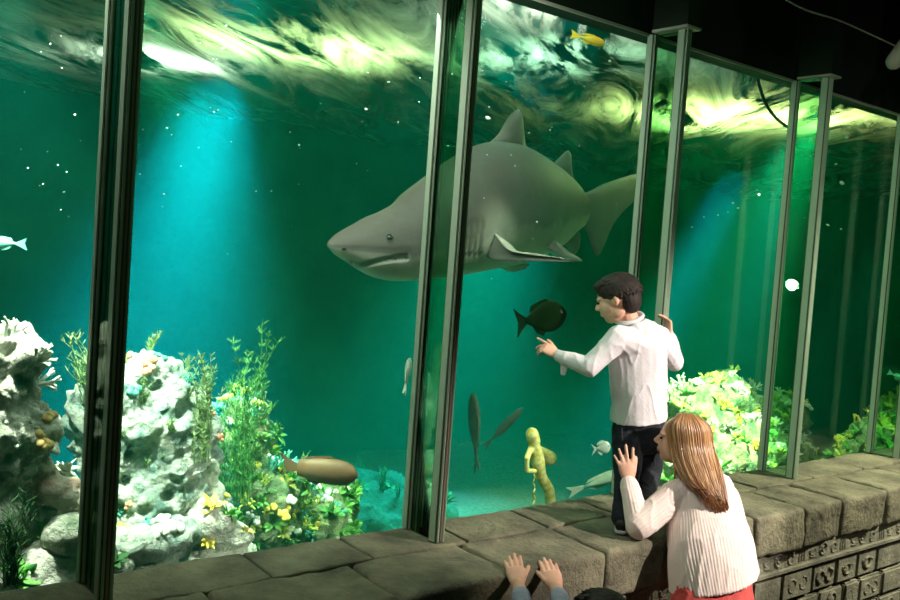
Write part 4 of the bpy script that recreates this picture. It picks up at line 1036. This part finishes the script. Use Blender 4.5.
        m1 = P(mid_x + (687 - mid_x) * (.22 - .10 * u), 424 - 4 * bulge, 4.165 - .098 * bulge * b)
        m1 = skull(mid_x - 7 * (1 - u) ** 2 + (689 - mid_x) * .14, 425, b + .09, 4.1)
        m2 = skull(mid_x, 447, b + .10, 4.1); D2 = (m2 - CAM).dot(FWD); m3_ = P(674 + 47 * u + r.uniform(-2, 2), 464, D2 + (3.99 - .05 * bulge * b - D2) * .42)
        m4 = P(686 + 39 * u + r.uniform(-2, 2), 487, 3.99 - .05 * bulge * b)
        end = 478 + 38 * (u ** .45) + r.uniform(-10, 5)
        m5 = P(698 + 30 * u + r.uniform(-3, 3), max(end, 489), 3.945 - .03 * bulge * b)
        pts = [part, m0, m1, mm, m2, m3_, m4, m5] if u > .18 or r.random() < .5 else [part, m0, m1, mm, m2, m3_, P(674 + 40 * u, 474 + r.uniform(-4, 6), 4.10 - .07 * bulge)]
        path = smoothpath(pts, 4)
        for _ in range(10): path = [path[0]] + [(path[j - 1] + path[j] * 2 + path[j + 1]) / 4 for j in range(1, len(path) - 1)] + [path[-1]]
        n0 = len(bm.verts); tone = min(1, max(0, r.gauss(.52, .33)))
        rr_ = r.uniform(.0022, .0040); k = len(path) - 1
        rings = loft(bm, [(p, rr_ * (1 - .55 * (j / k) ** 3), rr_ * (1 - .55 * (j / k) ** 3)) for j, p in enumerate(path)], 5)
        for j, rg in enumerate(rings):
            t = j / k
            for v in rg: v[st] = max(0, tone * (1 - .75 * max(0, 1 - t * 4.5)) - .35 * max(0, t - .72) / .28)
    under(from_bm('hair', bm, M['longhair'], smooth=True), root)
woman()

# ---- child below the ledge, only hands and the top of the head rise above it
def child():
    g = at(560, 640, Y=-1.12); root = thing('person', 'small child with dark hair reaching both hands up onto the ledge', 'person', (g.x, g.y, FZ))
    hc = P(600, 622, 3.02); F = Vector((.1, 1, .25)); U = Vector((0, -.25, 1)); h = .215
    lw, rw = at(518, 585, Y=-.715), at(556, 588, Y=-.765)
    neck = hc - Vector((0, .01, .13)); ch = neck - Vector((.02, .04, .14)); pel = Vector((ch.x - .02, ch.y - .05, FZ + .28))
    ls, rs = neck + Vector((-.13, -.02, -.06)), neck + Vector((.11, -.02, -.06))
    le, re = P(528, 622, 3.12), P(566, 616, 3.16)
    bm = bmesh.new(); q = head(bm, hc, F, U, h); capsule(bm, hc - Vector((0, 0, .08)), neck - Vector((0, 0, .03)), .045, .048)
    loft(bm, [(neck - Vector((0, 0, .02)), .06, .05), (neck - Vector((0, 0, .07)), .12, .075), (ch, .13, .085), (pel, .115, .085)], 18, Vector((0, 1, 0)))
    for a, b, c in ((ls, le, lw), (rs, re, rw)): capsule(bm, a, b, .040, .030); capsule(bm, b, c, .030, .025)
    for s in (-1, 1):
        a = pel + Vector((s * .06, 0, 0)); k = Vector((a.x, a.y + .10, FZ + .06)); f_ = k - Vector((0, .24, .01)); capsule(bm, a, k, .06, .05); capsule(bm, k, f_, .045, .035)
    hand(bm, lw, at(511, 552, Y=-.585) - lw, Vector((0, -.7, .7)), RT, (at(511, 552, Y=-.585) - lw).length * .98, (.03, .03, .03, .05), .05, .45)
    hand(bm, rw, at(546, 556, Y=-.625) - rw, Vector((0, -.7, .7)), -RT, (at(546, 556, Y=-.625) - rw).length * .98, (.03, .03, .03, .05), .03, .3)
    under(link('body', voxel(bm, .0042, 2), None, M['skin_child']), root)
    bm = bmesh.new(); Sd = F.cross(U).normalized(); Un = Sd.cross(F.normalized()); Fn = F.normalized()
    ell(bm, q(-.10, 0, .14), (Fn * .47 * h, Sd * .41 * h, Un * .41 * h)); ell(bm, q(-.24, 0, -.12), (Fn * .28 * h, Sd * .36 * h, Un * .38 * h)); r = random.Random(6)
    for i in range(300):
        th = r.uniform(0, 6.283); ph = math.acos(r.uniform(-.1, 1)); d = Vector((math.sin(ph) * math.cos(th), math.sin(ph) * math.sin(th), math.cos(ph)))
        base = q(-.10, 0, .14) + Fn * d.x * .46 * h + Sd * d.y * .40 * h + Un * d.z * .40 * h
        capsule(bm, base, base + (Fn * d.x + Sd * d.y - Un * .3).normalized() * .03, .005, .002, 6)
    under(link('hair', voxel(bm, .0035, 1), None, M['darkhair']), root)
    bm = bmesh.new(); loft(bm, [(neck - Vector((0, 0, .02)), .07, .06), (neck - Vector((0, 0, .07)), .135, .088), (ch, .142, .097), (pel, .13, .10)], 18, Vector((0, 1, 0)))
    for a, b, c in ((ls, le, lw), (rs, re, rw)): capsule(bm, a, b, .052, .042); capsule(bm, b, c.lerp(b, .28), .036, .031)
    cloth_from(bm, .005, 2, M['grey_cloth'], 'pullover', root, .004, 12, seed=6)
    bm = bmesh.new()
    for s in (-1, 1):
        a = pel + Vector((s * .06, 0, 0)); k = Vector((a.x, a.y + .10, FZ + .072)); f_ = k - Vector((0, .20, .012)); capsule(bm, a, k, .075, .062); capsule(bm, k, f_, .056, .046)
    cloth_from(bm, .006, 2, M['jeans'], 'jeans', root, .003, 12, seed=7)
child()

# wall lamp on the visitors' side and the small track spotlight under the ceiling
r_ = thing('spotlight_fixture', 'small white spotlight housing hanging under the dark ceiling', 'spotlight', tuple(at(896, 56, Y=-.6)))
c = at(896, 56, Y=-.6); bm = bmesh.new(); capsule(bm, c - RT * .01 - UP * .03, c + RT * .06 + UP * .06, .045, .05, 18); under(from_bm('housing', bm, M['pale_trim'], smooth=True), r_)
bm = bmesh.new(); tube(bm, [c + RT * .06 + UP * .06, Vector((c.x + .05, c.y, 3.06))], .012, .012, 8); under(from_bm('stem', bm, M['black']), r_)
bm = bmesh.new(); tube(bm, smoothpath([at(783, -2, Y=-.3), at(806, 10, Y=-.3), at(838, 20, Y=-.3), at(870, 34, Y=-.3), at(900, 48, Y=-.3)], 4), .005, .005, 6)
tag(from_bm('ceiling_cable', bm, M['pale_trim'], smooth=True), 'thin pale cable running along the dark ceiling edge', 'cable')
